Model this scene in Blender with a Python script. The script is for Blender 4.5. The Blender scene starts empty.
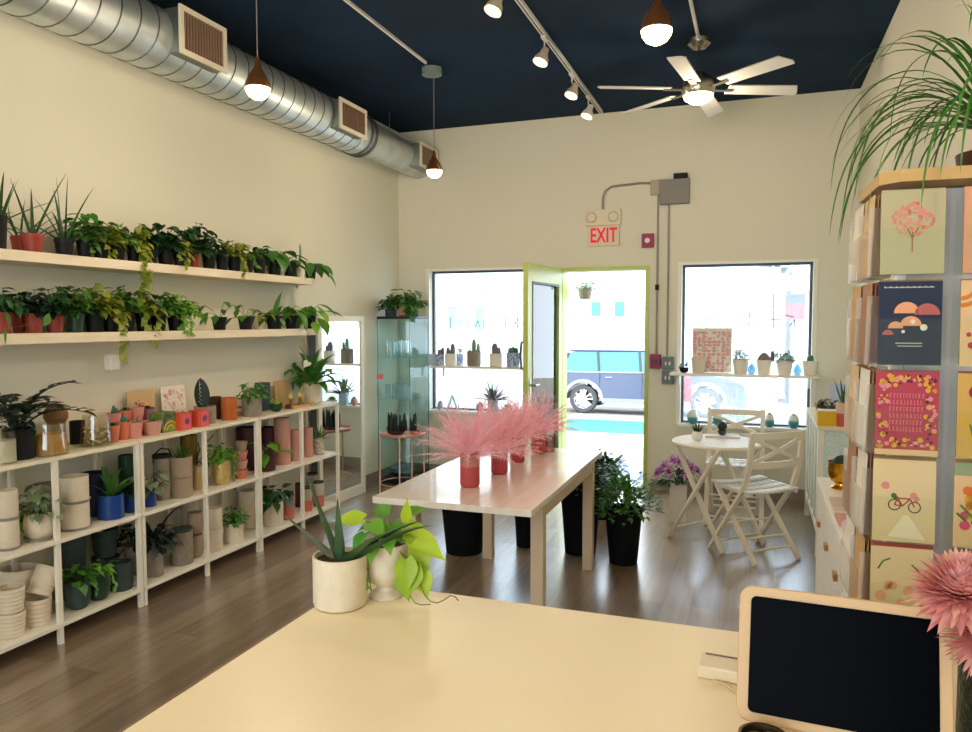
import bpy, math, random
from mathutils import Vector, Matrix, noise
C = bpy.context.scene.collection
PI = math.pi
R_ = math.radians
rnd = random.Random(7)
XL, XR = -3.435, .775
# ---------------------------------------------------------------- camera basis (972x732, 745 px focal)
F = 745.0; CH = 1.55
yaw, pit, rol = R_(19.8497), R_(3.4207), -0.001318
_f = Vector((-math.sin(yaw)*math.cos(pit), math.cos(yaw)*math.cos(pit), -math.sin(pit)))
_r0 = Vector((math.cos(yaw), math.sin(yaw), 0)); _u0 = _r0.cross(_f)
_r = math.cos(rol)*_r0+math.sin(rol)*_u0; _u = -math.sin(rol)*_r0+math.cos(rol)*_u0
CAM = Vector((0, 0, CH))
def at(px, py, x=None, y=None, z=None):
    d = (px-486)/F*_r-(py-366)/F*_u+_f
    t = x/d.x if x is not None else y/d.y if y is not None else (z-CH)/d.z
    return CAM+d*t
def mpp(p): return (Vector(p)-CAM).dot(_f)/F
# ---------------------------------------------------------------- materials
def lin(c):
    if isinstance(c, str):
        c = [int(c[i:i+2], 16)/255 for i in (0, 2, 4)]
    return tuple((x/12.92 if x <= .04045 else ((x+.055)/1.055)**2.4) for x in c[:3])+(1,)
_mats = {}
def mat(name, col, rough=.6, metal=0, col2=None, nscale=8, bump=0, bscale=60, spec=.5, trans=0, emit=None, estr=0, island=0, ior=1.45, sub=0, coat=0, stretch=None):
    if name in _mats: return _mats[name]
    m = bpy.data.materials.new(name); m.use_nodes = True; _mats[name] = m
    nt = m.node_tree; b = nt.nodes['Principled BSDF']
    b.inputs['Base Color'].default_value = lin(col); b.inputs['Roughness'].default_value = rough
    b.inputs['Metallic'].default_value = metal; b.inputs['Specular IOR Level'].default_value = spec
    b.inputs['Transmission Weight'].default_value = trans; b.inputs['IOR'].default_value = ior
    b.inputs['Coat Weight'].default_value = coat
    if emit: b.inputs['Emission Color'].default_value = lin(emit); b.inputs['Emission Strength'].default_value = estr
    tc = nt.nodes.new('ShaderNodeTexCoord'); src = tc.outputs['Object']
    if stretch:
        mp = nt.nodes.new('ShaderNodeMapping'); mp.inputs['Scale'].default_value = stretch
        nt.links.new(src, mp.inputs[0]); src = mp.outputs[0]
    if col2 or island:
        mx = nt.nodes.new('ShaderNodeMix'); mx.data_type = 'RGBA'
        mx.inputs[6].default_value = lin(col); mx.inputs[7].default_value = lin(col2 or col)
        if island:
            g = nt.nodes.new('ShaderNodeNewGeometry'); nt.links.new(g.outputs['Random Per Island'], mx.inputs[0])
        else:
            n = nt.nodes.new('ShaderNodeTexNoise'); n.inputs['Scale'].default_value = nscale; n.inputs['Detail'].default_value = 5
            nt.links.new(src, n.inputs['Vector'])
            rp = nt.nodes.new('ShaderNodeValToRGB'); rp.color_ramp.elements[0].position = .35; rp.color_ramp.elements[1].position = .65
            nt.links.new(n.outputs[0], rp.inputs[0]); nt.links.new(rp.outputs[0], mx.inputs[0])
        nt.links.new(mx.outputs[2], b.inputs['Base Color'])
    if bump:
        n = nt.nodes.new('ShaderNodeTexNoise'); n.inputs['Scale'].default_value = bscale; n.inputs['Detail'].default_value = 4
        nt.links.new(src, n.inputs['Vector'])
        bp = nt.nodes.new('ShaderNodeBump'); bp.inputs['Strength'].default_value = bump; bp.inputs['Distance'].default_value = .01
        nt.links.new(n.outputs[0], bp.inputs['Height']); nt.links.new(bp.outputs[0], b.inputs['Normal'])
    if sub:      # leaves let light through
        o = nt.nodes['Material Output']; t = nt.nodes.new('ShaderNodeBsdfTranslucent'); ms = nt.nodes.new('ShaderNodeMixShader')
        ms.inputs[0].default_value = sub
        if col2 or island: nt.links.new(mx.outputs[2], t.inputs[0])
        else: t.inputs[0].default_value = lin(col)
        nt.links.new(b.outputs[0], ms.inputs[1]); nt.links.new(t.outputs[0], ms.inputs[2]); nt.links.new(ms.outputs[0], o.inputs[0])
    return m
def glass(name, tint='ffffff', refl=.06, haze=0, hazecol='ffffff', fresnel=False):
    if name in _mats: return _mats[name]
    m = bpy.data.materials.new(name); m.use_nodes = True; _mats[name] = m
    nt = m.node_tree; nt.nodes.remove(nt.nodes['Principled BSDF']); o = nt.nodes['Material Output']
    t = nt.nodes.new('ShaderNodeBsdfTransparent'); t.inputs[0].default_value = lin(tint)
    g = nt.nodes.new('ShaderNodeBsdfGlossy'); g.inputs['Roughness'].default_value = .02
    a = nt.nodes.new('ShaderNodeMixShader'); a.inputs[0].default_value = refl
    if fresnel:
        fr = nt.nodes.new('ShaderNodeFresnel'); fr.inputs[0].default_value = 1.5; nt.links.new(fr.outputs[0], a.inputs[0])
    nt.links.new(t.outputs[0], a.inputs[1]); nt.links.new(g.outputs[0], a.inputs[2]); last = a
    if haze:
        tr = nt.nodes.new('ShaderNodeBsdfTranslucent'); tr.inputs[0].default_value = lin(hazecol)
        c = nt.nodes.new('ShaderNodeMixShader'); c.inputs[0].default_value = haze
        nt.links.new(a.outputs[0], c.inputs[1]); nt.links.new(tr.outputs[0], c.inputs[2]); last = c
    nt.links.new(last.outputs[0], o.inputs[0]); return m
def emis(name, col, s):
    return mat(name, col, emit=col, estr=s)
def bands(name, stops, rough=.5, axis=2, noise_amt=0):
    """colour by height in the object's own space: stops = [(z, colour)...] constant steps, z in metres (max .5)"""
    if name in _mats: return _mats[name]
    m = bpy.data.materials.new(name); m.use_nodes = True; _mats[name] = m
    nt = m.node_tree; b = nt.nodes['Principled BSDF']; b.inputs['Roughness'].default_value = rough
    tc = nt.nodes.new('ShaderNodeTexCoord'); s = nt.nodes.new('ShaderNodeSeparateXYZ'); nt.links.new(tc.outputs['Object'], s.inputs[0])
    mu = nt.nodes.new('ShaderNodeMath'); mu.operation = 'MULTIPLY'; mu.inputs[1].default_value = 2; nt.links.new(s.outputs[axis], mu.inputs[0])
    rp = nt.nodes.new('ShaderNodeValToRGB'); rp.color_ramp.interpolation = 'CONSTANT'
    e = rp.color_ramp.elements; e[0].position = 0; e[0].color = lin(stops[0][1]); e[1].position = stops[1][0]*2; e[1].color = lin(stops[1][1])
    for z, c in stops[2:]:
        k = e.new(z*2); k.color = lin(c)
    nt.links.new(mu.outputs[0], rp.inputs[0]); nt.links.new(rp.outputs[0], b.inputs['Base Color']); return m
# ---------------------------------------------------------------- mesh builder
class MB:
    def __init__(s): s.v = []; s.f = []; s.m = []; s.c = 0; s.M = None
    def P(s, pts):
        i = len(s.v)
        s.v += [tuple(s.M @ Vector(p)) if s.M else tuple(p) for p in pts]; return i
    def face(s, idx): s.f.append(idx); s.m.append(s.c)
    def poly(s, pts):
        i = s.P(pts); s.face(tuple(range(i, i+len(pts))))
    def box(s, x0, x1, y0, y1, z0, z1):
        i = s.P([(x0,y0,z0),(x1,y0,z0),(x1,y1,z0),(x0,y1,z0),(x0,y0,z1),(x1,y0,z1),(x1,y1,z1),(x0,y1,z1)])
        for q in ((0,3,2,1),(4,5,6,7),(0,1,5,4),(1,2,6,5),(2,3,7,6),(3,0,4,7)): s.face(tuple(i+k for k in q))
    def cbox(s, c, d): s.box(c[0]-d[0]/2, c[0]+d[0]/2, c[1]-d[1]/2, c[1]+d[1]/2, c[2]-d[2]/2, c[2]+d[2]/2)
    def lathe(s, prof, n=24, c=(0,0,0), close=True, sx=1, sy=1):
        rings = []
        for r, z in prof:
            if r < 1e-5: rings.append([s.P([(c[0],c[1],c[2]+z)])])
            else:
                i = s.P([(c[0]+sx*r*math.cos(2*PI*k/n), c[1]+sy*r*math.sin(2*PI*k/n), c[2]+z) for k in range(n)]); rings.append(list(range(i, i+n)))
        for a, b in zip(rings, rings[1:]):
            for k in range(n):
                k2 = (k+1) % n
                if len(a) == 1 and len(b) == 1: continue
                if len(a) == 1: s.face((a[0], b[k2], b[k]))
                elif len(b) == 1: s.face((a[k], a[k2], b[0]))
                else: s.face((a[k], a[k2], b[k2], b[k]))
    def cyl(s, c, r, h, n=24, r2=None):
        r2 = r if r2 is None else r2; s.lathe([(0,0),(r,0),(r2,h),(0,h)], n, c)
    def sphere(s, c, r, n=14, sz=1, sx=1, sy=1):
        k = max(6, n//2); s.lathe([(r*math.sin(PI*j/k), -r*sz*math.cos(PI*j/k)) for j in range(k+1)], n, c, sx=sx, sy=sy)
    def tube(s, pts, r, n=8, r1=None, cap=True):
        pts = [Vector(p) for p in pts]; m = len(pts); rings = []; side = None
        for j, p in enumerate(pts):
            d = (pts[min(j+1, m-1)]-pts[max(j-1, 0)]).normalized()
            if side is None:
                side = d.cross(Vector((0,0,1)) if abs(d.z) < .9 else Vector((1,0,0))).normalized()
            else:
                side = (side-d*side.dot(d)); side = side.normalized() if side.length > 1e-6 else d.orthogonal().normalized()
            up = side.cross(d); rr = r if r1 is None else r+(r1-r)*j/max(1, m-1)
            i = s.P([p+(side*math.cos(2*PI*k/n)+up*math.sin(2*PI*k/n))*rr for k in range(n)]); rings.append(i)
        for a, b in zip(rings, rings[1:]):
            for k in range(n): s.face((a+k, b+k, b+(k+1) % n, a+(k+1) % n))
        if cap and n > 2:
            s.face(tuple(rings[0]+k for k in range(n))); s.face(tuple(rings[-1]+k for k in reversed(range(n))))
    def bar(s, a, b, w, d, up=(0,0,1)):
        a, b = Vector(a), Vector(b); t = (b-a).normalized(); sd = t.cross(Vector(up))
        sd = sd.normalized() if sd.length > 1e-5 else Vector((1,0,0)); u = sd.cross(t)
        i = s.P([q+sd*w/2*i1+u*d/2*i2 for q in (a, b) for i1, i2 in ((-1,-1),(1,-1),(1,1),(-1,1))])
        for q in ((0,1,2,3),(7,6,5,4),(0,4,5,1),(1,5,6,2),(2,6,7,3),(3,7,4,0)): s.face(tuple(i+k for k in q))
    def prism(s, pts, dv):
        n = len(pts); dv = Vector(dv); i = s.P(pts); j = s.P([Vector(p)+dv for p in pts])
        s.face(tuple(range(i+n-1, i-1, -1))); s.face(tuple(range(j, j+n)))
        for k in range(n): s.face((i+k, i+(k+1) % n, j+(k+1) % n, j+k))
    def blade(s, base, d, L, W, droop=.6, seg=6, thick=0, curve=1.0, profile=None):
        p = Vector(base); d = Vector(d).normalized(); rows = []; side = d.cross(Vector((0,0,1)))
        side = side.normalized() if side.length > .02 else Vector((1,0,0))
        for j in range(seg+1):
            t = j/seg
            w = (profile(t) if profile else (1-t)**.75*(.75+.25*min(1, t*4)))*W/2
            up = side.cross(d).normalized()
            if j == seg: rows.append((s.P([p]),))
            else:
                c = [p-side*w+up*w*.35, p-up*(thick/2*(1-t)), p+side*w+up*w*.35]
                if thick: c.append(p+up*(thick*.25*(1-t)))
                i = s.P(c); rows.append(tuple(range(i, i+len(c))))
            p = p+d*(L/seg)
            d = (d+Vector((0,0,-1))*droop/seg*(t*1.6+.2)*curve).normalized()
        for a, b in zip(rows, rows[1:]):
            n = len(a)
            if len(b) == 1:
                for k in range(n-1 if not thick else n): s.face((a[k], a[(k+1) % n], b[0]))
            elif thick:
                for k in range(n): s.face((a[k], a[(k+1) % n], b[(k+1) % n], b[k]))
            else:
                for k in range(n-1): s.face((a[k], a[k+1], b[k+1], b[k]))
    def leaf(s, base, d, up, L, W, curl=.35, heart=False):
        """a leaf blade with a folded midrib, base at the stalk"""
        p = Vector(base); d = Vector(d).normalized(); up = Vector(up); side = d.cross(up)
        side = side.normalized() if side.length > .02 else d.orthogonal().normalized()
        ws = (.5, .9, 1, .9, .7, .42, .18) if heart else (.12, .55, .9, 1, .88, .62, .3)
        rows = []; n = len(ws)
        for j, w in enumerate(ws):
            u = side.cross(d); hw = w*W/2; back = -.12*L if (heart and j == 0) else 0
            i = s.P([p-side*hw+u*hw*.3+d*back, p, p+side*hw+u*hw*.3+d*back]); rows.append(i)
            d = (d-u*curl/n).normalized(); p = p+d*(L/n)
        t = s.P([p])
        for a, b in zip(rows, rows[1:]):
            s.face((a, a+1, b+1, b)); s.face((a+1, a+2, b+2, b+1))
        a = rows[-1]; s.face((a, a+1, t)); s.face((a+1, a+2, t))
    def build(s, name, m, parent=None, loc=None, smooth=True, bevel=0, rot=None, rs=.6, solid=0, kind=None):
        me = bpy.data.meshes.new(name); me.from_pydata(s.v, [], s.f)
        ms = m if isinstance(m, (list, tuple)) else [m]
        for q in ms: me.materials.append(q)
        if len(ms) > 1: me.polygons.foreach_set('material_index', s.m)
        me.update()
        if smooth:
            me.polygons.foreach_set('use_smooth', [True]*len(me.polygons))
            me.set_sharp_from_angle(angle=rs)
        o = bpy.data.objects.new(name, me); C.objects.link(o)
        if parent: o.parent = parent
        if loc is not None: o.location = loc
        if rot is not None: o.rotation_euler = rot
        if solid:
            k = o.modifiers.new('solidify', 'SOLIDIFY'); k.thickness = solid; k.offset = 0
        if bevel:
            b = o.modifiers.new('bevel', 'BEVEL'); b.width = bevel; b.segments = 2; b.limit_method = 'ANGLE'; b.angle_limit = R_(40)
        if kind: o['kind'] = kind
        return o
def clampb(b, loc, zmax=None):
    for i, v in enumerate(b.v):
        x = min(max(v[0], XL+.012-loc[0]), XR-.012-loc[0]); z = v[2]
        if zmax is not None and z+loc[2] > zmax and x+loc[0] < -3.09: z = zmax-loc[2]
        b.v[i] = (x, v[1], z)
def tag(o, label, cat, group=None):
    o['label'] = label; o['category'] = cat
    if group: o['group'] = group
    return o
def thing(name, label, cat, loc=(0,0,0), rz=0, group=None):
    o = bpy.data.objects.new(name, None); C.objects.link(o); o.location = loc; o.rotation_euler = (0,0,rz)
    o.empty_display_size = .1
    return tag(o, label, cat, group)
def kids(o): return [c for c in C.objects if c.parent is o]
def dup(root, loc, rz=None, label=None, group=None):
    r = root.copy(); C.objects.link(r); r.location = loc
    if rz is not None: r.rotation_euler = (0,0,rz)
    if label: r['label'] = label
    if group: r['group'] = group
    for ch in kids(root):
        c = ch.copy(); C.objects.link(c); c.parent = r
        for g in kids(ch):
            d = g.copy(); C.objects.link(d); d.parent = c
    return r
def struct(mb, name, m, **k):
    return mb.build(name, m, kind='structure', **k)
def text_mesh(body, size, extrude=.001, spacing=1.0, align='CENTER', bold=0):
    cu = bpy.data.curves.new('lettering', 'FONT'); cu.body = body; cu.size = size; cu.extrude = extrude
    cu.align_x = align; cu.align_y = 'CENTER'; cu.space_character = spacing; cu.offset = bold; cu.resolution_u = 3
    o = bpy.data.objects.new('lettering', cu); C.objects.link(o)
    dg = bpy.context.evaluated_depsgraph_get(); dg.update()
    me = bpy.data.meshes.new_from_object(o.evaluated_get(dg)); bpy.data.objects.remove(o); return me
def text(name, body, size, m, parent, loc, rot, sx=1.0, **k):
    me = text_mesh(body, size, **k); me.materials.clear(); me.materials.append(m)
    o = bpy.data.objects.new(name, me); C.objects.link(o); o.parent = parent; o.location = loc; o.rotation_euler = rot; o.scale = (sx,1,1)
    return o
# ---------------------------------------------------------------- palette
M = {}
M['cream'] = mat('cream wall paint', 'dcd8c4', .85, bump=.05, bscale=30)
M['white'] = mat('white lacquer', 'ece6d8', .4)
M['whitem'] = mat('white powder coated metal', 'e8e2cf', .42)
M['soil'] = mat('potting soil', '2a1c12', .95, col2='4a3524', nscale=60, bump=.5)
G = dict(
 dark=mat('dark green leaf', '16381c', .42, col2='2c5a2a', island=1, sub=.12),
 mid=mat('mid green leaf', '2c6326', .42, col2='5a9238', island=1, sub=.2),
 bright=mat('bright green leaf', '4d8f2a', .4, col2='86b83a', island=1, sub=.25),
 lime=mat('lime green leaf', '93b51c', .4, col2='c2d83c', island=1, sub=.3),
 yellow=mat('yellow green leaf', '647a20', .42, col2='a2a83a', island=1, sub=.25),
 blue=mat('blue green succulent', '35604e', .5, col2='5d8a72', island=1, sub=.05),
 grey=mat('grey green succulent', '6f8f78', .55, col2='94ab90', island=1, sub=.05),
 black=mat('blackish green leaf', '0c1c14', .4, col2='1c3526', island=1, sub=.08),
 aloe=mat('aloe leaf', '2b4a2a', .4, col2='44663a', island=1, sub=.05),
 varieg=mat('variegated leaf', '55704a', .5, col2='9aa886', island=1, sub=.15),
 pink=mat('pink plume', 'fbbccc', .6, col2='ffe6ee', island=1, sub=.45),
 purple=mat('mauve petal', 'b070b8', .6, col2='e6b4dc', island=1, sub=.3),
 brown=mat('dried brown plant', '6b4a2c', .9, col2='8d6a42', island=1),
 rosy=mat('rosy striped leaf', 'a07c92', .5, col2='5d7a62', island=1, sub=.2))
POT = dict(
 terracotta=mat('brick red plastic', '8f3524', .5), black=mat('black plastic', '101316', .55, spec=.3), nav=mat('black nursery plastic', '05070d', .75, spec=.2),
 white=mat('white glazed ceramic', 'e9e2d2', .35), cream=mat('cream speckled ceramic', 'ded2ba', .5, col2='d8cbb2', nscale=60),
 pink=mat('pink terracotta', 'd58f84', .6), dusty=mat('dusty pink clay', 'c79485', .65), mauve=mat('mauve clay', '9c6a72', .6),
 orange=mat('burnt orange glaze', 'b8622c', .4), coral=mat('coral clay', 'd27a5c', .6), grey=mat('warm grey stoneware', '978c7e', .7, col2='8a7f70', nscale=30),
 tan=mat('tan stoneware', '9f8c76', .65), teal=mat('dark teal stoneware', '2f3f40', .55, col2='3b4c4a', nscale=20),
 blue=mat('cobalt blue glaze', '173f86', .3), navy=mat('navy glaze', '16254a', .35), gold=mat('hammered brass', 'dcc07a', .4, metal=.6, bump=.8, bscale=50),
 burg=mat('burgundy ceramic', '4a2430', .45), brown=mat('dark brown ceramic', '4a2a20', .5), green=mat('dark green glaze', '20402c', .3),
 wire=mat('black iron', '1a1815', .5, metal=.6), ripple=mat('rippled cream clay', 'ddcfb6', .75), ltblue=mat('pale blue ceramic', 'a9c3cf', .45),
 checker=mat('blue painted ceramic', '2f5fa8', .4, col2='dfe6ea', nscale=50))
# ---------------------------------------------------------------- room
XL, XR, YB, YF, ZC = -3.435, .775, 6.9, -2.8, 3.452
LW = (-3.095, -2.02, .66, 2.055); DR = (-1.75, -.912, 0, 2.055); RW = (-.625, .455, .63, 2.055)
def floor_mat():
    m = bpy.data.materials.new('grey brown plank floor'); m.use_nodes = True; nt = m.node_tree; b = nt.nodes['Principled BSDF']
    tc = nt.nodes.new('ShaderNodeTexCoord'); mp = nt.nodes.new('ShaderNodeMapping'); mp.inputs['Rotation'].default_value = (0,0,PI/2)
    nt.links.new(tc.outputs['Object'], mp.inputs[0])
    br = nt.nodes.new('ShaderNodeTexBrick'); br.inputs['Scale'].default_value = 1; br.inputs['Brick Width'].default_value = 1.22; br.inputs['Row Height'].default_value = .15
    br.inputs['Mortar Size'].default_value = .0018; br.inputs['Color1'].default_value = (.25,.25,.25,1); br.inputs['Color2'].default_value = (.9,.9,.9,1); br.inputs['Mortar'].default_value = (0,0,0,1)
    br.offset = .37; nt.links.new(mp.outputs[0], br.inputs[0])
    n = nt.nodes.new('ShaderNodeTexNoise'); n.inputs['Scale'].default_value = 3; n.inputs['Detail'].default_value = 8; n.inputs['Roughness'].default_value = .65
    m2 = nt.nodes.new('ShaderNodeMapping'); m2.inputs['Scale'].default_value = (9, .8, 1); nt.links.new(tc.outputs['Object'], m2.inputs[0]); nt.links.new(m2.outputs[0], n.inputs[0])
    ad = nt.nodes.new('ShaderNodeMix'); ad.data_type = 'FLOAT'; ad.inputs[0].default_value = .62
    nt.links.new(br.outputs[0], ad.inputs[2]); nt.links.new(n.outputs[0], ad.inputs[3])
    rp = nt.nodes.new('ShaderNodeValToRGB'); e = rp.color_ramp.elements
    e[0].position = .12; e[0].color = lin('463729'); e[1].position = .9; e[1].color = lin('b39d83')
    k = e.new(.42); k.color = lin('745f4a'); k = e.new(.62); k.color = lin('937d66')
    nt.links.new(ad.outputs[0], rp.inputs[0]); nt.links.new(rp.outputs[0], b.inputs['Base Color'])
    b.inputs['Roughness'].default_value = .3; b.inputs['Specular IOR Level'].default_value = 1; b.inputs['Coat Weight'].default_value = 1; b.inputs['Coat Roughness'].default_value = .24; b.inputs['Coat IOR'].default_value = 1.6
    bp = nt.nodes.new('ShaderNodeBump'); bp.inputs['Strength'].default_value = .12; bp.inputs['Distance'].default_value = .004
    nt.links.new(n.outputs[0], bp.inputs['Height']); nt.links.new(bp.outputs[0], b.inputs['Normal'])
    return m
b = MB(); b.box(XL-.2, XR+.2, YF-.2, YB+.2, -.12, 0); struct(b, 'floor', floor_mat(), smooth=False)
b = MB(); b.box(XL-.2, XR+.2, YF-.2, YB+.2, ZC, ZC+.15)
struct(b, 'ceiling', mat('navy ceiling paint', '0a1f32', .85, spec=.2, col2='0e2840', nscale=1.6, bump=.1, bscale=12), smooth=False)
b = MB(); b.box(XL-.2, XL, YF-.2, YB+.2, 0, ZC); struct(b, 'wall_left', M['cream'], smooth=False)
b = MB(); b.box(XR, XR+.2, YF-.2, YB+.2, 0, ZC); struct(b, 'wall_right', M['cream'], smooth=False)
b = MB(); b.box(XL, XR, YF-.2, YF, 0, .8); b.box(XL, XR, YF-.2, YF, 2.9, ZC); b.box(XL, -2.8, YF-.2, YF, .8, 2.9); b.box(.3, XR, YF-.2, YF, .8, 2.9); struct(b, 'wall_front', M['cream'], smooth=False)
b = MB(); b.box(-2.8, .3, YF-.12, YF-.08, 2.86, 2.9); b.box(-2.8, .3, YF-.12, YF-.08, .8, .84); b.box(-2.8, -2.76, YF-.12, YF-.08, .84, 2.86); b.box(.26, .3, YF-.12, YF-.08, .84, 2.86); b.box(-1.27, -1.23, YF-.12, YF-.08, .84, 2.86); struct(b, 'window_3', M['white'], smooth=False)  # unseen window and its wall opening, added so daylight reaches the left wall
b = MB(); T = YB+.16
xs = [XL, LW[0], LW[1], DR[0], DR[1], RW[0], RW[1], XR]; zt = 2.055
b.box(XL, XR, YB, T, zt, ZC)
for x0, x1, z1 in ((XL,LW[0],zt),(LW[0],LW[1],LW[2]),(LW[1],DR[0],zt),(DR[1],RW[0],zt),(RW[0],RW[1],RW[2]),(RW[1],XR,zt)): b.box(x0, x1, YB, T, 0, z1)
struct(b, 'wall_back', M['cream'], smooth=False)
bm_ = mat('grey brown vinyl base', '8d7f70', .6)
b = MB(); b.box(DR[1]+.03, XR, YB-.012, YB, 0, .1); struct(b, 'baseboard_back', bm_, smooth=False)
b = MB(); b.box(XL, DR[0]-.05, YB-.012, YB, 0, .1); struct(b, 'baseboard_back_left', bm_, smooth=False)
b = MB(); b.box(XR-.012, XR, YF, YB-.012, 0, .1); struct(b, 'baseboard_right', bm_, smooth=False)
b = MB(); b.box(XL, XL+.012, YF, YB-.012, 0, .1); struct(b, 'baseboard_left', bm_, smooth=False)
# windows
pane = glass('hazy shop window glass', 'f4faff', .05, haze=.11)
frm = mat('dark grey window frame', '4c5464', .5)
ink = mat('window lettering film', '8f96a4', .7)
def window(n, W, side):
    x0, x1, z0, z1 = W
    root = bpy.data.objects.new('window_%d' % n, None); C.objects.link(root); root.location = (x0, YB, z0); root['kind'] = 'structure'
    w, h = x1-x0, z1-z0
    b = MB(); t = .035
    b.box(-t, w+t, -.012, .0, h, h+t*.6); b.box(-t, 0, -.012, 0, 0, h); b.box(w, w+t, -.012, 0, 0, h)
    b.build('casing', M['white'], root, smooth=False)
    b = MB(); b.box(-.02, w+.02, -.05, .05, -.025, 0); b.build('sill', M['white'], root, smooth=False)
    b = MB(); f = .022; y0, y1 = .07, .11
    b.box(0, w, y0, y1, h-f, h); b.box(0, f, y0, y1, 0, h-f); b.box(w-f, w, y0, y1, 0, h-f); b.box(f, w-f, y0, y1, 0, f*.7)
    b.build('frame', frm, root, smooth=False)
    b = MB(); b.box(f, w-f, .088, .092, f*.7, h-f); b.build('pane', pane, root, smooth=False)
    return root
w1 = window(1, LW, -1); w2 = window(2, RW, 1)
def strokes(root, W, segs):
    b = MB()
    for (xa, ya, xb, yb) in segs:
        p, q = at(xa, ya, y=YB+.085), at(xb, yb, y=YB+.085)
        o = Vector((W[0], YB, W[2])); p -= o; q -= o
        b.bar((p.x, .086, p.z), (q.x, .086, q.z), .0015, .008, up=(0,0,1) if abs(p.x-q.x) > abs(p.z-q.z) else (1,0,0))
    b.build('lettering', ink, root, smooth=False)
s_ = 110/947
strokes(w1, LW, [(425+a*s_, 260+c*s_, 425+d*s_, 260+e*s_) for a,c,d,e in
   ((220,480,220,585),(305,510,305,575),(352,580,385,495),(430,580,455,520),(455,520,472,580),(507,515,507,580),(556,578,598,510),(608,370,608,540),(695,480,695,580),(756,580,795,510),(797,400,797,585),(770,520,797,585))])
s_ = 145/972
strokes(w2, RW, [(675+a*s_, 255+c*s_, 675+d*s_, 255+e*s_) for a,c,d,e in
   ((212,405,212,488),(303,395,303,488),(348,488,378,405),(447,420,452,465),(498,380,498,488),(452,465,498,465),(548,488,600,405),(659,255,659,490),(610,432,700,432),(700,400,700,488),(740,405,800,415),(770,475,802,430),(802,430,802,488))])
# door frame + leaf
lime = mat('lime green gloss paint', 'b4c05c', .35)
limein = mat('pale lime paint', 'c0c884', .4)
fr = bpy.data.objects.new('door_1', None); C.objects.link(fr); fr.location = (DR[0], YB, 0); fr['kind'] = 'structure'
w = DR[1]-DR[0]
b = MB(); b.box(0, .035, -.01, .17, 0, 2.055); b.box(w-.035, w, -.012, .17, 0, 2.055); b.box(.035, w-.035, -.01, .17, 2.02, 2.055)
b.build('frame', lime, fr, smooth=False)
b = MB(); b.box(.035, w-.035, 0, .17, 0, .015); b.build('threshold', mat('worn aluminium', '9a9a98', .4, metal=.8), fr, smooth=False)
leaf_ = MB(); L0, L1 = YB-.02-.90, YB-.02      # open 90 degrees into the shop
x0, x1 = DR[0]-.012, DR[0]+.034
dl = bpy.data.objects.new('door_2', None); C.objects.link(dl); dl.location = (DR[0]+.012, L1, .01); dl.rotation_euler = (0, 0, R_(-4.5)); dl['kind'] = 'structure'
b = MB(); H = 2.03; W_ = .90
b.box(-.022, .022, -W_, -W_+.11, 0, H); b.box(-.022, .022, -.11, 0, 0, H); b.box(-.022, .022, -W_+.11, -.11, H-.16, H); b.box(-.022, .022, -W_+.11, -.11, 0, .3)
b.build('door_panel', lime, dl, smooth=False)
b = MB()
for x in (-.026, .022):
    b.box(x, x+.004, -W_+.10, -W_+.12, .29, H-.15); b.box(x, x+.004, -.12, -.10, .29, H-.15); b.box(x, x+.004, -W_+.12, -.12, H-.17, H-.15); b.box(x, x+.004, -W_+.12, -.12, .29, .31)
b.build('glazing_bead', mat('dark olive bead', '4a5a2a', .5), dl, smooth=False)
b = MB(); b.box(-.003, .003, -W_+.11, -.11, .3, H-.16); b.build('pane', glass('door glass', 'f2fff6', fresnel=True), dl, smooth=False)
b = MB(); b.box(-.026, .026, -W_+.035, -W_+.075, .92, 1.06); b.tube([(.026,-W_+.055,1.0),(.07,-W_+.055,1.0),(.07,-W_+.15,1.0)], .009)
b.build('lock_handle', mat('brushed nickel', '8f8a7c', .3, metal=1), dl)
b = MB(); b.tube([(-.022,-W_+.06,1.12),(-.06,-W_+.06,1.14),(-.068,-W_+.06,1.25),(-.06,-W_+.06,1.36),(-.022,-W_+.06,1.38)], .011)
b.build('pull_handle', mat('dark blue grey metal', '3a4d63', .35, metal=.6), dl)
# ---------------------------------------------------------------- plants
def rdir(rg, az, el): return Vector((math.cos(az)*math.cos(el), math.sin(az)*math.cos(el), math.sin(el)))
def g_aloe(mb, z, rg, n=9, L=.25, W=.025, el=(45, 85), droop=.5, thick=.35, r0=.01):
    for k in range(n):
        az = 2*PI*k/n+rg.uniform(-.3, .3); e = R_(rg.uniform(*el)); l = L*rg.uniform(.65, 1.05)
        mb.blade((r0*math.cos(az), r0*math.sin(az), z-.01), rdir(rg, az, e), l, W*rg.uniform(.8, 1.1), droop*rg.uniform(.3, 1.2), 6, thick*W)
def g_mound(mb, z, rg, R=.1, H=.12, n=40, leaf=.05, w=.7, heart=True, curl=.5, stem=True):
    for k in range(n):
        az = rg.uniform(0, 2*PI); e = math.acos(1-rg.random()*1.05)        # polar angle from +z
        q = rg.uniform(.45, 1)
        p = Vector((math.cos(az)*math.sin(e)*R*q, math.sin(az)*math.sin(e)*R*q, z+max(-.02, math.cos(e)*H*q)+.01))
        if stem: mb.tube([(0,0,z-.005), (p.x*.45, p.y*.45, z+(p.z-z)*.75), p], .0013, 3, cap=False)
        d = Vector((math.cos(az), math.sin(az), rg.uniform(-.7, .35))); d.x += rg.uniform(-.5, .5); d.y += rg.uniform(-.5, .5)
        mb.leaf(p, d, Vector((rg.uniform(-.3,.3), rg.uniform(-.3,.3), 1)), leaf*rg.uniform(.7, 1.2), leaf*w*rg.uniform(.8, 1.1), curl, heart)
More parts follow.
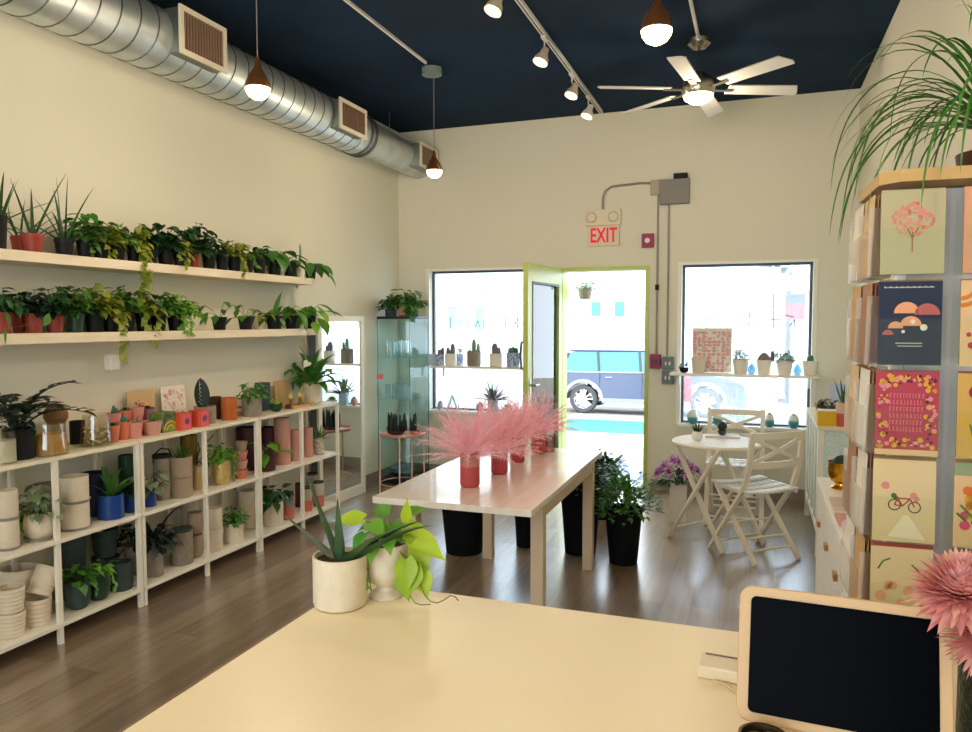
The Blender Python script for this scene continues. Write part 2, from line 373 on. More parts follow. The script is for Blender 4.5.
def g_trail(mb, z, rg, r, az, drop, n=10, leaf=.045, spread=.03, out=.03):
    """a strand that leaves the pot over the rim and hangs down"""
    o = Vector((math.cos(az), math.sin(az), 0)); s = Vector((-o.y, o.x, 0))
    pts = [Vector((0,0,z)), o*(r*.8)+Vector((0,0,z+.03)), o*(r+out)+Vector((0,0,z))]
    for j in range(1, 6): pts.append(o*(r+out+rg.uniform(-.008,.012))+s*rg.uniform(-spread, spread)+Vector((0,0,z-drop*j/5)))
    mb.tube(pts, .0016, 4, cap=False)
    for k in range(n):
        t = (k+.5)/n*(len(pts)-1); i = int(t); p = pts[i].lerp(pts[min(i+1, len(pts)-1)], t-i)
        d = o*.5+s*rg.choice((-1, 1))*rg.uniform(.4, 1)+Vector((0,0,-rg.uniform(.2, 1)))
        mb.leaf(p, d, o+Vector((0,0,.6)), leaf*rg.uniform(.7, 1.15), leaf*.72, .3, True)
def g_cactus(mb, z, rg, cols=((0,0,.08,.018),)):
    for x, y, h, r in cols:
        n = 16; pr = [(r*.8, 0), (r, h*.2), (r*1.02, h*.6), (r*.8, h*.88), (r*.4, h*.98), (0, h)]
        rings = []
        for rr, zz in pr:
            rings.append(mb.P([(x+rr*(1+.16*(k % 2))*math.cos(2*PI*k/n), y+rr*(1+.16*(k % 2))*math.sin(2*PI*k/n), z+zz) for k in range(n)]))
        for a, c in zip(rings, rings[1:]):
            for k in range(n): mb.face((a+k, a+(k+1) % n, c+(k+1) % n, c+k))
def g_rosette(mb, z, rg, R=.03, n=18, W=.014):
    for k in range(n):
        az = k*2.4; t = k/n; e = R_(15+65*t); l = R*(1.1-.45*t)
        mb.blade((0,0,z), rdir(rg, az, e), l, W, -.3, 4, W*.5, profile=lambda q: (.5+1.6*q)*(1-q)**.5)
def g_zz(mb, z, rg, n=8, L=.3, leaf=.05, spread=.9, az0=None):
    for k in range(n):
        az = 2*PI*k/n+rg.uniform(-.3, .3); d = rdir(rg, az, R_(rg.uniform(45, 80))); p = Vector((d.x*.02, d.y*.02, z)); l = L*rg.uniform(.7, 1.1); pts = [p.copy()]
        for j in range(8):
            p = p+d*(l/8); d = (d+Vector((d.x*.3*spread, d.y*.3*spread, -.14))).normalized(); pts.append(p.copy())
            if j > 1:
                s = d.cross(Vector((0,0,1))).normalized()
                for sg in (-1, 1): mb.leaf(p, s*sg+d*.7+Vector((0,0,.3)), Vector((0,0,1))-d*.2, leaf*rg.uniform(.8, 1.1), leaf*.48, .25)
        mb.tube(pts, .006, 5, .002)
        mb.leaf(p, d, Vector((0,0,1)), leaf, leaf*.5)
def g_strap(mb, z, rg, n=14, L=.3, W=.05, el=(30, 80), droop=1.5):
    pf = lambda t: math.sin(PI*min(1, .12+t*.9))**.8 if t < .97 else 0
    for k in range(n):
        az = 2*PI*k/n*2.6+rg.uniform(-.3, .3)
        mb.blade((0,0,z-.01), rdir(rg, az, R_(rg.uniform(*el))), L*rg.uniform(.6, 1.05), W, droop*rg.uniform(.6, 1.2), 8, 0, profile=pf)
def g_shrub(mb, z, rg, R=.2, H=.25, n=260, leaf=.04):
    for k in range(14):
        az = rg.uniform(0, 2*PI); e = rg.uniform(.15, 1.15); q = rg.uniform(.6, 1)
        tip = Vector((math.cos(az)*math.sin(e)*R*q, math.sin(az)*math.sin(e)*R*q, z+math.cos(e)*H*q+.03))
        mb.tube([(0,0,z-.02), (tip.x*.3, tip.y*.3, z+(tip.z-z)*.5), tip], .0035, 4, .0015)
    for k in range(n):
        az = rg.uniform(0, 2*PI); e = math.acos(1-rg.random()*1.15); q = rg.uniform(.45, 1.0)*(1+.18*math.sin(az*3+k % 3))
        p = Vector((math.cos(az)*math.sin(e)*R*q, math.sin(az)*math.sin(e)*R*q, z+math.cos(e)*H*q+.03))
        d = Vector((p.x, p.y, (p.z-z)*.6+rg.uniform(-.04,.06)))+Vector([rg.uniform(-.1,.1) for _ in range(3)])
        mb.leaf(p, d, (0,0,1), leaf*rg.uniform(.7, 1.2), leaf*.45, .3)
def g_ball(mb, z, rg, r=.04, n=400, L=.01):
    mb.sphere((0,0,z+r*.9), r*.92, 18)
    for k in range(n):
        az = rg.uniform(0, 2*PI); e = math.asin(rg.uniform(-1, 1)); d = rdir(rg, az, e); mb.blade(Vector((0,0,z+r*.9))+d*r*.88, d, L, .002, 0, 1)
def g_dome(mb, z, rg, r=.02, h=.02, n=26):
    for k in range(n):
        az = k*2.4; q = math.sqrt((k+.5)/n); mb.sphere((r*q*math.cos(az), r*q*math.sin(az), z+h*(1-q*q)), r*.26, 7, 1.2)
def g_broad(mb, z, rg, n=8, L=.1, W=.07, stem=.12, el=(35, 80), az=None):
    for k in range(n):
        a = (2*PI*k/n+rg.uniform(-.4, .4)) if az is None else rg.uniform(*az); e = R_(rg.uniform(*el)); d = rdir(rg, a, e); p = Vector((0,0,z-.01)); pts = [p.copy()]; l = stem*rg.uniform(.5, 1.1)
        for j in range(4): p = p+d*l/4; d = (d+Vector((0,0,-.18))).normalized(); pts.append(p.copy())
        mb.tube(pts, .002, 4, cap=False); q = L*rg.uniform(.7, 1.1)
        o = Vector((math.cos(a), math.sin(a), 0)); mb.leaf(p, o+Vector((0,0,rg.uniform(-.9,.25))), Vector((0,0,1))+o*.5, q, W*q/L, .6)
KIND = dict(broad=g_broad, aloe=g_aloe, mound=g_mound, cactus=g_cactus, rosette=g_rosette, zz=g_zz, strap=g_strap, shrub=g_shrub, ball=g_ball, dome=g_dome)
# ---------------------------------------------------------------- pots
def profile(kind, r, h):
    if kind == 'nursery': return [(r*.74,0),(r*.95,h*.82),(r,h*.82),(r,h)]
    if kind == 'cyl': return [(r*.86,0),(r*.95,h*.03),(r,h*.1),(r,h)]
    if kind == 'straight': return [(r*.97,0),(r,h*.02),(r,h)]
    if kind == 'round': return [(r*.62,0),(r*.85,h*.12),(r,h*.42),(r*.98,h*.75),(r*.88,h)]
    if kind == 'bowl': return [(r*.45,0),(r*.75,h*.15),(r*.95,h*.5),(r,h)]
    if kind == 'cone': return [(r*.7,0),(r*.74,h*.02),(r,h)]
    if kind == 'neck': return [(r*.9,0),(r,h*.1),(r*.86,h*.6),(r*.68,h*.94),(r*.72,h)]
    if kind == 'footed': return [(r*.72,0),(r*.74,h*.04),(r*.45,h*.13),(r*.42,h*.2),(r*.75,h*.32),(r*.93,h*.5),(r*.96,h*.7),(r*.93,h*.86),(r,h)]
    if kind == 'ripple': return [(r*(.82+.14*t/18)+r*.05*(1 if t % 3 == 1 else 0), h*t/18) for t in range(19)]
    if kind == 'egg': return [(r*.55,0),(r*.9,h*.2),(r,h*.45),(r*.92,h*.75),(r*.66,h)]
def pot_mb(kind, r, h, n=28, fill=True, t=None):
    t = t or max(.002, r*.07); pr = profile(kind, r, h); b = MB()
    r1 = pr[-1][0]
    inner = [(max(.001, q-t), max(z, t)) for q, z in reversed(pr)]
    inner[0] = (r1-t, h); depth = .12*h if fill else .9*h
    inn = [(r1-t, h)]+[(q, z) for q, z in inner[1:] if z > h-depth]
    rb = inn[-1][0]; inn += [(rb*.98, h-depth)] if fill else []
    if not fill: inn = inner+[(0, t)]
    b.lathe([(0,0)]+pr+inn, n)
    return b, r1-t, h-.1*h
def potted(name, label, cat, loc, r, h, pk, pm, plant=None, pmat='mid', group=None, saucer=None, seed=None, trails=(), rz=0, soil='soil', n=28, sx=1, leafname='foliage', zmax=None):
    seed = seed if seed is not None else hash_(label)
    rg = random.Random(seed)
    o = thing(name, label, cat, loc, rz, group); z0 = 0
    if saucer:
        b = MB(); sr = r*saucer[1]; b.lathe([(0,0),(sr*.85,0),(sr,.014),(sr*.96,.014),(sr*.82,.004),(0,.004)], n); b.build('saucer', POT[saucer[0]], o); z0 = .0045
    b, ri, zs = pot_mb(pk, r, h, n, fill=plant is not None); b.build('pot', POT[pm] if isinstance(pm, str) else pm, o, loc=(0,0,z0))
    if plant:
        b = MB(); b.lathe([(0,0),(ri*.99,0)], 20); b.build('soil', M['soil'], o, loc=(0,0,z0+zs))
        b = MB()
        for pl in (plant if isinstance(plant, list) else [plant]): KIND[pl[0]](b, zs, rg, **pl[1])
        for tr in trails: g_trail(b, zs, rg, ri, *tr)
        clampb(b, loc, zmax); b.build(leafname, G[pmat], o, loc=(0,0,z0), rs=1.2)
    return o
def hash_(s):
    v = 7
    for c in s: v = (v*131+ord(c)) % 1000003
    return v
# ---------------------------------------------------------------- left wall: two long plank shelves
pine = mat('whitewashed pine plank', 'e8dcc2', .6, col2='ddceb0', nscale=3, stretch=(8,1,8))
X0s, X1s = XL, -3.185
Y1s = {1.88: 4.95, 1.497: 5.04}
for zt, lab in ((1.88, 'long white wooden wall shelf above the other, aloes at its near end'), (1.497, 'long white wooden wall shelf under the topmost one, red pots at its near end')):
    b = MB(); b.box(X0s, X1s, 1.2, Y1s[zt], zt-.05, zt)
    tag(b.build('wall_shelf', pine, smooth=False, bevel=.002), lab, 'shelf')
ZA, ZB = 1.8805, 1.4975
def onshelf(px, w, X, z):
    p = at(px, 300, x=X); s = mpp(p); return (X, p.y, z), w*s/2, s
def A(px, w, h, name, label, pk, pm, plant, pmat, trails=(), X=-3.27, z=ZA, cat='potted plant', **k):
    loc, r, s = onshelf(px, w, X, z); return potted(name, label, cat, loc, r, h*s, pk, pm, plant, pmat, trails=trails, **k)
T0 = 'on the topmost wall shelf'
A(2, 15, 34, 'potted_aloe', 'aloe in a black pot at the near end of the topmost wall shelf', 'nursery', 'black', ('aloe', dict(n=9, L=.3, W=.024, el=(20,80), droop=.6)), 'aloe')
A(22, 17, 17, 'potted_aloe', 'small brick red pot with thin aloe blades behind the wider red one, topmost wall shelf', 'nursery', 'terracotta', ('aloe', dict(n=6, L=.26, W=.016, el=(25,80))), 'aloe', X=-3.34)
A(35, 21, 19, 'potted_aloe', 'brick red pot with long crossing aloe leaves on the topmost wall shelf', 'nursery', 'terracotta', ('aloe', dict(n=8, L=.38, W=.02, el=(25,70), droop=.4)), 'aloe', seed=5)
A(66, 18, 17, 'potted_aloe', 'black pot with upright and arching spiky aloe, next along from the red pots on top', 'nursery', 'black', ('aloe', dict(n=11, L=.33, W=.022, el=(15,88), droop=.7)), 'aloe', seed=11)
pm = lambda R, H, n, l: ('mound', dict(R=R*1.1, H=H*1.15, n=int(n*1.7), leaf=l*1.2, w=.78))
A(86, 15, 17, 'potted_pothos', 'bushy pothos right after the spiky aloe on the topmost wall shelf', 'nursery', 'black', pm(.09,.13,46,.05), 'mid', [(0,.05,4)])
A(103, 15, 17, 'potted_pothos', 'yellowish drooping pothos, second of the leafy plants after the aloe up top', 'nursery', 'black', pm(.09,.11,40,.055), 'yellow', [(0,.08,6)])
A(119, 15, 17, 'potted_pothos', 'green pothos just before the long hanging vine on the topmost shelf', 'nursery', 'black', pm(.085,.1,36,.05), 'mid')
A(136, 16, 17, 'potted_pothos', 'lime green pothos whose vine hangs far below the topmost shelf', 'nursery', 'black', pm(.085,.1,36,.045), 'yellow', [(-.2,.24,24,.05),(.25,.2,20,.05),(0,.14,14,.045),(.1,.22,18,.05)])
A(152, 14, 17, 'potted_pothos', 'upright dark round leaf plant behind the hanging vine on the topmost shelf', 'nursery', 'black', pm(.08,.13,30,.055), 'dark')
A(167, 17, 17, 'potted_peperomia', 'broad dark leaf plant just before the small red pot on the topmost shelf', 'nursery', 'black', pm(.09,.13,34,.065), 'dark')
A(181, 13, 15, 'potted_pothos', 'small trailing plant hanging just in front of the red pot, topmost shelf', 'nursery', 'black', pm(.06,.07,20,.04), 'yellow', [(0,.1,8,.04),(-.6,.07,5,.04)], X=-3.235)
A(195, 14, 16, 'potted_zz_plant', 'leafy plant in the only red pot halfway along the topmost shelf', 'nursery', 'terracotta', pm(.11,.17,46,.05), 'dark')
A(210, 14, 16, 'potted_pothos', 'dark green plant in a black pot just past the halfway red pot, topmost shelf', 'nursery', 'black', pm(.09,.12,40,.045), 'dark')
A(223, 13, 15, 'potted_spider_plant', 'arching thin leaf plant on the topmost shelf before the drooping yellow one', 'nursery', 'black', ('aloe', dict(n=18, L=.17, W=.012, el=(10,80), droop=1.4, thick=0)), 'mid')
A(235, 14, 15, 'potted_pothos', 'yellow green pothos trailing over the shelf edge, far half of topmost shelf', 'nursery', 'black', pm(.1,.1,34,.055), 'yellow', [(-.3,.12,9,.045),(.3,.06,5)])
A(248, 13, 15, 'potted_pothos', 'plant with one long leaf drooping over the edge, far half of topmost shelf', 'nursery', 'black', ('broad', dict(n=8, L=.12, W=.05, stem=.07)), 'mid', [(-.1,.06,3)])
A(260, 13, 15, 'potted_peperomia', 'small dark leaf plant in shiny black pot, topmost shelf before the big paddle leaf', 'nursery', 'black', pm(.08,.09,20,.05), 'dark')
A(275, 15, 15, 'potted_rubber_plant', 'plant with two large upright paddle leaves on the topmost shelf', 'nursery', 'black', ('broad', dict(n=9, L=.19, W=.11, stem=.12, el=(45,88))), 'mid')
A(290, 13, 15, 'potted_rubber_plant', 'narrow plant with a hanging leaf, third from the far end of the topmost shelf', 'nursery', 'black', ('broad', dict(n=9, L=.16, W=.085, stem=.08, el=(20,80))), 'mid')
A(301, 9, 13, 'potted_cactus', 'small pale pot with a very thin tall stem, topmost shelf near its far end', 'nursery', 'white', ('cactus', dict(cols=((0,0,.17,.008),))), 'grey')
A(311, 12, 14, 'potted_rubber_plant', 'plant with big drooping oval leaves at the far end of the topmost shelf', 'nursery', 'black', ('broad', dict(n=9, L=.21, W=.10, stem=.1, el=(0,60))), 'mid', seed=3)
def B(*a, **k): return A(*a, z=ZB, **k)
B(1, 20, 21, 'potted_peperomia', 'red pot with dark leaves at the near end of the lower wall shelf', 'nursery', 'terracotta', pm(.1,.1,40,.045), 'dark')
B(18, 14, 19, 'potted_peperomia', 'narrow red pot squeezed between two wider ones on the lower wall shelf', 'nursery', 'terracotta', pm(.08,.09,30,.04), 'black', X=-3.34)
B(33, 18, 20, 'potted_peperomia', 'red pot with dark low foliage, middle of the near group on the lower wall shelf', 'nursery', 'terracotta', pm(.09,.1,44,.04), 'black')
B(54, 18, 19, 'potted_peperomia', 'red pot with dark foliage, farthest of the near red pots on the lower wall shelf', 'nursery', 'terracotta', pm(.1,.12,50,.045), 'dark')
B(75, 18, 19, 'potted_pothos', 'dark green pot with feathery foliage beside the last red pot on the lower wall shelf', 'nursery', 'green', pm(.1,.12,56,.04), 'mid')
B(94, 20, 20, 'potted_pothos', 'black pot of olive pothos between dark green pot and the long yellow vine', 'nursery', 'black', pm(.11,.13,50,.05), 'yellow')
B(110, 16, 18, 'potted_pothos', 'yellow green pothos with long vine hanging over a wall bracket from the lower shelf', 'nursery', 'black', pm(.09,.1,36,.05), 'yellow', [(0,.24,18,.05),(.5,.15,12,.045),(-.3,.12,9,.045)])
B(126, 17, 18, 'potted_pothos', 'shiny black pot of green pothos after the long vine on the lower wall shelf', 'nursery', 'black', pm(.09,.13,40,.045), 'mid')
B(143, 16, 18, 'potted_pothos', 'yellow green pothos trailing over the edge midway along the lower wall shelf', 'nursery', 'black', pm(.1,.11,40,.05), 'yellow', [(-.4,.16,14,.05),(.2,.12,12,.05),(.6,.1,8,.05)])
B(158, 16, 17, 'potted_ivy', 'dark ivy pot midway along the lower wall shelf between two trailing plants', 'nursery', 'black', pm(.1,.12,50,.04), 'mid')
B(176, 19, 17, 'potted_ivy', 'dense round green ivy spilling over the lower wall shelf', 'nursery', 'black', pm(.12,.11,80,.04), 'bright', [(-.5,.1,9,.04),(.1,.12,10,.04),(.6,.06,6,.04)])
for px, lab, l, sd in ((219,'sparse black pot with one raised oval leaf, midway along the lower wall shelf',.15,1),(245,'sparse black pot with two arching leaves, far half of the lower wall shelf',.14,2)):
    B(px, 15, 13, 'potted_anthurium', lab, 'nursery', 'black', ('broad', dict(n=7, L=.09, W=.055, stem=l*.9, el=(20,80))), 'mid', seed=sd)
B(259, 11, 12, 'potted_anthurium', 'low yellowish arching leaves in the gap between sparse black pots, lower wall shelf', 'nursery', 'white', ('broad', dict(n=9, L=.08, W=.04, stem=.1, el=(20,60))), 'yellow', X=-3.33)
B(274, 17, 13, 'potted_anthurium', 'black pot with one tall pointed leaf near the far end of the lower wall shelf', 'nursery', 'black', [('broad', dict(n=8, L=.11, W=.06, stem=.08, el=(15,60))), ('strap', dict(n=1, L=.24, W=.06, el=(70,75), droop=.4))], 'mid', seed=4)
B(291, 14, 13, 'potted_anthurium', 'black pot with broad leaves, next to last on the lower wall shelf', 'nursery', 'black', ('broad', dict(n=12, L=.15, W=.08, stem=.12, el=(20,85))), 'mid', seed=9)
B(309, 14, 13, 'potted_philodendron', 'big leaf philodendron at the far end of the lower wall shelf', 'nursery', 'black', ('broad', dict(n=14, L=.19, W=.10, stem=.14, el=(0,80))), 'bright', seed=6)
# the long vine reaching along the wall at the near end
o = thing('hanging_vine', 'single thin vine with a few pointed leaves crossing between the two wall shelves', 'vine', (-3.17, at(0,330,x=-3.17).y-.05, ZB+.02))
b = MB(); o0 = Vector(o.location); pts = [at(*q, x=-3.17)-o0 for q in ((-8,338),(5,331),(15,327),(25,325),(36,325),(44,326))]
b.tube(pts, .0016, 5); b.build('stem', mat('vine stem', '5a4a30', .6), o)
b = MB(); b.leaf(pts[-1], (0,.5,.9), (1,0,.2), .075, .04, .2); b.leaf(at(6,312,x=-3.17)-o0, (0,.25,-.9), (1,0,.2), .07, .022, .2); b.leaf(at(6,300,x=-3.17)-o0, (.1,.5,-.6), (1,0,.3), .06, .028, .2)
b.leaf(at(4,326,x=-3.17)-o0, (0,.1,-.9), (1,0,.2), .09, .015, .2)
b.tube([at(-6,300,x=-3.17)-o0, at(6,300,x=-3.17)-o0], .0013, 4); b.tube([at(-4,296,x=-3.17)-o0, at(6,312,x=-3.17)-o0], .0013, 4)
b.tube([pts[1], at(4,326,x=-3.17)-o0], .0013, 4)
b.build('foliage', G['mid'], o, rs=1.2)
# small wall bracket below the vine
b = MB(); p = at(109, 362, x=XL); b.box(XL, XL+.05, p.y-.035, p.y+.035, p.z-.045, p.z+.045)
tag(b.build('wall_socket', M['white'], bevel=.005), 'small white box on the wall just under the hanging yellow vine', 'socket')
# ---------------------------------------------------------------- low shelving units along the left wall
XF, XB = -3.11, -3.425
ZT, ZM, ZL = .912, .512, .105
posts = [2.09+.5125*k for k in range(7)]      # 2.115 ... 5.166
def unit(y0, label):
    o = thing('shelving_unit', label, 'shelving', (0, y0, 0)); L = 1.025
    for nm, z in (('top_board', ZT), ('shelf', ZM), ('shelf', ZL)):
        b = MB(); b.box(XB-.003, XF+.004, .004, L-.004, z-.02, z); b.build(nm, M['top'] if nm == 'top_board' else M['whitem'], o, smooth=False, bevel=.0015)
    for y in (.014, L/2, L-.014):
        for x in (XF-.012, XB+.012):
            for z0, z1 in ((0, ZL-.02),(ZL, ZM-.02),(ZM, ZT-.02)):
                pass
            b = MB(); w = .011
            for z0, z1 in ((0, ZL-.02),(ZL, ZM-.02),(ZM, ZT-.02)): b.box(x-w, x+w, y-w, y+w, z0, z1)
            b.build('post', M['whitem'], o, smooth=False)
    for z in (ZL-.035, ZM-.035, ZT-.035):
        pass
    return o
M['top'] = mat('cream laminate board', 'e9dfc4', .42)
unit(posts[0], 'white metal shelving unit nearest the camera, with the black pot plant on top')
unit(posts[2], 'white metal shelving unit in the middle, with the pink pots on top')
unit(posts[4], 'white metal shelving unit farthest along the wall, with the peace lily on top')
e = .0008
def U(px, w, h, z, X, name, label, cat, pk, pm, plant=None, pmat='mid', trails=(), fy=None, **k):
    p = at(px, fy or 450, x=X); s = mpp(p)
    if z in (ZM, ZL): k['zmax'] = (ZT if z == ZM else ZM)-.026
    return potted(name, label, cat, (X, p.y, z+e), w*s/2, h*s, pk, pm, plant, pmat, trails=trails, **k)
FX, BX = -3.2, -3.335
# -------- top board
p = at(4, 460, x=-3.2)
o = thing('candle_jar', 'glass jar of white wax standing at the near end of the shelving top', 'candle', (-3.2, p.y, ZT+e))
b, _, _ = pot_mb('straight', .055, .145, 28, False, .003); b.build('glass', glass('clear jar glass', 'f4f4ee', .08), o)
b = MB(); b.cyl((0,0,.004), .05, .1); b.build('wax', POT['white'], o)
U(19, 28, 30, ZT, FX-.03, 'potted_zz_plant', 'black pot with arching glossy dark leaflets at the near end of the shelving top', 'potted plant', 'straight', 'black',
  [('zz', dict(n=13, L=.36, leaf=.07, spread=.7)), ('mound', dict(R=.08, H=.08, n=16, leaf=.05))], 'black')
jg = glass('thick jar glass', 'fafaf4', .07)
def jar(px, w, h, label, fillm, fh, name, pebbles=0, X=FX, balls=None):
    p = at(px, 450, x=X); s = mpp(p); r = w*s/2; hh = h*s
    o = thing(name, label, 'glass jar', (X, p.y, ZT+e))
    b = MB(); t = .003; b.lathe([(0,0),(r,0),(r,hh*.1),(r*.8,hh),(r*.8-t,hh),(r-t,hh*.1),(r-t,t),(0,t)], 32); b.build('jar', jg, o)
    b = MB()
    if pebbles:
        rg = random.Random(3)
        for k in range(pebbles):
            a = rg.uniform(0, 6.28); z = rg.uniform(.008, hh*fh); q = (r*(1-.2*z/hh)-.016)*math.sqrt(rg.random()); b.sphere((q*math.cos(a), q*math.sin(a), z+.006), rg.uniform(.007,.011), 7, .8)
    else: b.lathe([(0,t+.001),(r-2*t,t+.001),(r-2*t,hh*.1),((r*(1-.2*fh)-2*t), hh*fh),(0,hh*fh)], 28)
    b.build('filling', fillm, o, kind='stuff' if pebbles else None)
    return o
jar(50, 34, 31, 'tapered glass jar filled with layered tan sand, right of the black pot', mat('tan sand layers', 'c79a58', .9, col2='9a7038', nscale=10, stretch=(6,6,.6)), .66, 'sand_jar')
jar(97, 31, 31, 'tapered glass jar of mixed pebbles and moss on the shelving top', mat('mixed pebbles and moss', '8a7a50', .9, col2='c9b489', island=1), .62, 'pebble_jar', 190)
o = U(57, 17, 24, ZT, BX, 'cactus_ball', 'round brown fuzzy cactus on a tall stand behind the sand jar', 'cactus', 'straight', 'tan', ('ball', dict(r=.062, n=500, L=.014)), 'brown')
U(78, 14, 23, ZT, BX, 'black_canister', 'plain black cylinder canister between the sand jar and the pebble jar', 'canister', 'straight', 'black')
# pink pots with small succulents
ros = ('rosette', dict(R=.035, n=16)); tall = ('cactus', dict(cols=((0,0,.05,.009),(.012,.006,.035,.008),(-.012,.004,.03,.007))))
mnd = ('mound', dict(R=.035, H=.04, n=18, leaf=.02, stem=False))
riser = thing('display_riser', 'low orange riser lifting the pink pots at the back of the shelving top', 'display riser', (BX, at(126,430,x=BX).y, ZT+e))
b = MB(); b.box(-.06, .06, -.19, .19, 0, .055); b.build('block', mat('painted orange wood', 'd9774c', .6), riser, smooth=False, bevel=.003)
zr = ZT+.057
for px, w, h, z, X, lab, pm_, pl, gm in (
  (115, 14, 14, zr, BX, 'small pink pot with a thin succulent, nearest on the orange riser', 'pink', tall, 'blue'),
  (126, 13, 15, zr, BX, 'small pink pot with pointed green leaves, second on the orange riser', 'coral', ros, 'mid'),
  (137, 16, 16, zr, BX, 'pink pot with tiny bushy succulent, third on the orange riser', 'pink', mnd, 'grey'),
  (149, 14, 13, zr, BX, 'mauve pink pot, farthest on the orange riser', 'mauve', ros, 'blue'),
  (113, 14, 17, ZT, FX, 'salmon pot with green rosette in front of the riser, nearest of the front row', 'coral', ros, 'mid'),
  (124, 14, 18, ZT, FX-.02, 'orange pink pot in front of the riser, second of the front row', 'coral', tall, 'blue'),
  (135, 16, 16, ZT, FX, 'pink pot with leafy green succulent in front of the riser, third of the front row', 'pink', mnd, 'grey'),
  (153, 19, 14, ZT, FX, 'pale pink pot with upright green succulent beside the green patterned box', 'dusty', tall, 'mid')):
    U(px, w, h, z, X, 'potted_succulent', lab, 'potted plant', 'cone', pm_, pl, gm)
# leaning prints
def card_art(name, label, cat, P, w, h, rz, lean, basem, arts, t=.004, group=None):
    """flat upright card/board: local x across, z up, face towards -y"""
    o = bpy.data.objects.new(name, None); C.objects.link(o); o.location = P; o.rotation_euler = (-lean, 0, rz); tag(o, label, cat, group)
    b = MB(); b.box(-w/2, w/2, 0, t, 0, h); b.build('sheet', basem, o, smooth=False)
    for an, am, fn in arts:
        b = MB(); fn(b, w, h); b.build(an, am, o, smooth=False)
    return o
def dots(pts, y=-.0008, n=8):
    def fn(b, w, h):
        for x, z, r in pts:
            b.poly([(x*w+r*w*math.cos(-2*PI*k/n), y, z*h+r*w*math.sin(-2*PI*k/n)) for k in range(n)])
    return fn
def rects(rs, y=-.0008):
    def fn(b, w, h):
        for x0, x1, z0, z1 in rs: b.poly([(x0*w, y, z0*h),(x1*w, y, z0*h),(x1*w, y, z1*h),(x0*w, y, z1*h)])
    return fn
def arcs(cx, cz, rr, t, a0=0, a1=PI, y=-.0008, sx=1):
    def fn(b, w, h):
        n = 16
        for r in rr:
            for k in range(n):
                p, q = a0+(a1-a0)*k/n, a0+(a1-a0)*(k+1)/n
                b.poly([(cx*w+sx*math.cos(a)*ra*w, y, cz*h+math.sin(a)*ra*w) for a, ra in ((p,r),(p,r+t),(q,r+t),(q,r))][::-1])
    return fn
def lines(sg, t=.006, y=-.001):
    def fn(b, w, h):
        for xa, za, xb, zb in sg:
            a = Vector((xa*w, 0, za*h)); c = Vector((xb*w, 0, zb*h)); d = (c-a).normalized(); s = Vector((-d.z, 0, d.x))*t*w
            b.poly([(q.x, y, q.z) for q in (a-s, c-s, c+s, a+s)])
    return fn
kraft = mat('kraft card', 'c9a878', .8); ivory = mat('ivory card', 'e8e0cf', .7); pinkink = mat('pink ink', 'd98a86', .8); darkink = mat('dark brown ink', '4a3430', .8)
redink = mat('red ink', 'b03a40', .8); greenink = mat('green ink', '4f7040', .8); yelink = mat('yellow ink', 'd8a534', .8); blueink = mat('blue ink', '3f5f8c', .8); peach = mat('peach ink', 'e3a07a', .8)
RZL = PI/2       # facing +x (into the room): local -y -> +x
yA, yB_ = at(141,400,x=-3.37), at(176,400,x=-3.37)
rg = random.Random(2)
card_art('framed_print', 'kraft print with a dark dotted arch leaning on the wall behind the pink pots', 'print', (-3.375, yA.y+.02, ZT+.002), .2, .235, RZL, .08, kraft,
  [('arch_pattern', darkink, dots([(.02+.22*math.cos(a), .4+.2*math.sin(a), .03) for a in [PI*k/9 for k in range(10)]])), ('arch_band', peach, arcs(.02,.4,(.26,.34),.05))])
card_art('framed_print', 'white print with a blotchy pink pattern leaning on the wall left of the striped leaf', 'print', (-3.375, yB_.y, ZT+.002), .2, .24, RZL, .08, ivory,
  [('pattern', mat('pale pink ink', 'e8b9b0', .8), dots([(rg.uniform(-.4,.4), rg.uniform(.1,.9), rg.uniform(.02,.07)) for _ in range(46)])), ('pattern_dark', mat('pale grey ink', 'b7b4ba', .8), dots([(rg.uniform(-.4,.4), rg.uniform(.1,.9), rg.uniform(.01,.04)) for _ in range(40)], y=-.0012))])
card_art('greeting_card', 'narrow white card leaning behind the striped leaf plant', 'card', (-3.39, at(211,395,x=-3.37).y, ZT+.002), .07, .2, RZL, .08, ivory, [])
U(206, 21, 17, ZT, FX-.05, 'potted_calathea', 'grey pot with one large dark leaf striped in white on the shelving top', 'potted plant', 'straight', 'grey', ('strap', dict(n=2, L=.02, W=.01)), 'dark')
o = [q for q in C.objects if q.name.startswith('potted_calathea')][0]
b = MB(); h0 = .09
for zz, ww, LL in ((0, .085, .2),): b.blade((0,-.03,h0), (.02,-.05,1), LL, ww*1.15, .05, 10, 0, profile=lambda t: math.sin(PI*min(1,.08+t*.92))**.7)
for q in list(kids(o)):
    if q.name.startswith('foliage'): bpy.data.objects.remove(q)
b.build('leaf', G['black'], o, rs=1.2)
b = MB()
for k in range(6): z = h0+.03+k*.025; b.tube([(.004,-.03-.004*k,z),(.006,-.05,z+.016),(.004,-.062+.003*k,z+.026)], .0014, 4); b.tube([(.004,-.03-.004*k,z),(.006,-.01,z+.016),(.004,.005-.004*k,z+.026)], .0014, 4)
b.build('leaf_stripes', mat('pale leaf stripe', 'c8d2bc', .5), o)
def boxed(name, label, px, X, w, d, h, m, arts=None, z=ZT, rz=RZL):
    p = at(px, 420, x=X); o = thing(name, label, 'box', (X, p.y, z+e), rz)
    b = MB(); b.box(-w/2, w/2, -d/2, d/2, 0, h); b.build('carton', m, o, smooth=False, bevel=.002)
    for an, am, fn, off in arts or []:
        c = MB(); fn(c, w, h); q = c.build(an, am, o, smooth=False); q.location = (0, -d/2, 0)
    return o
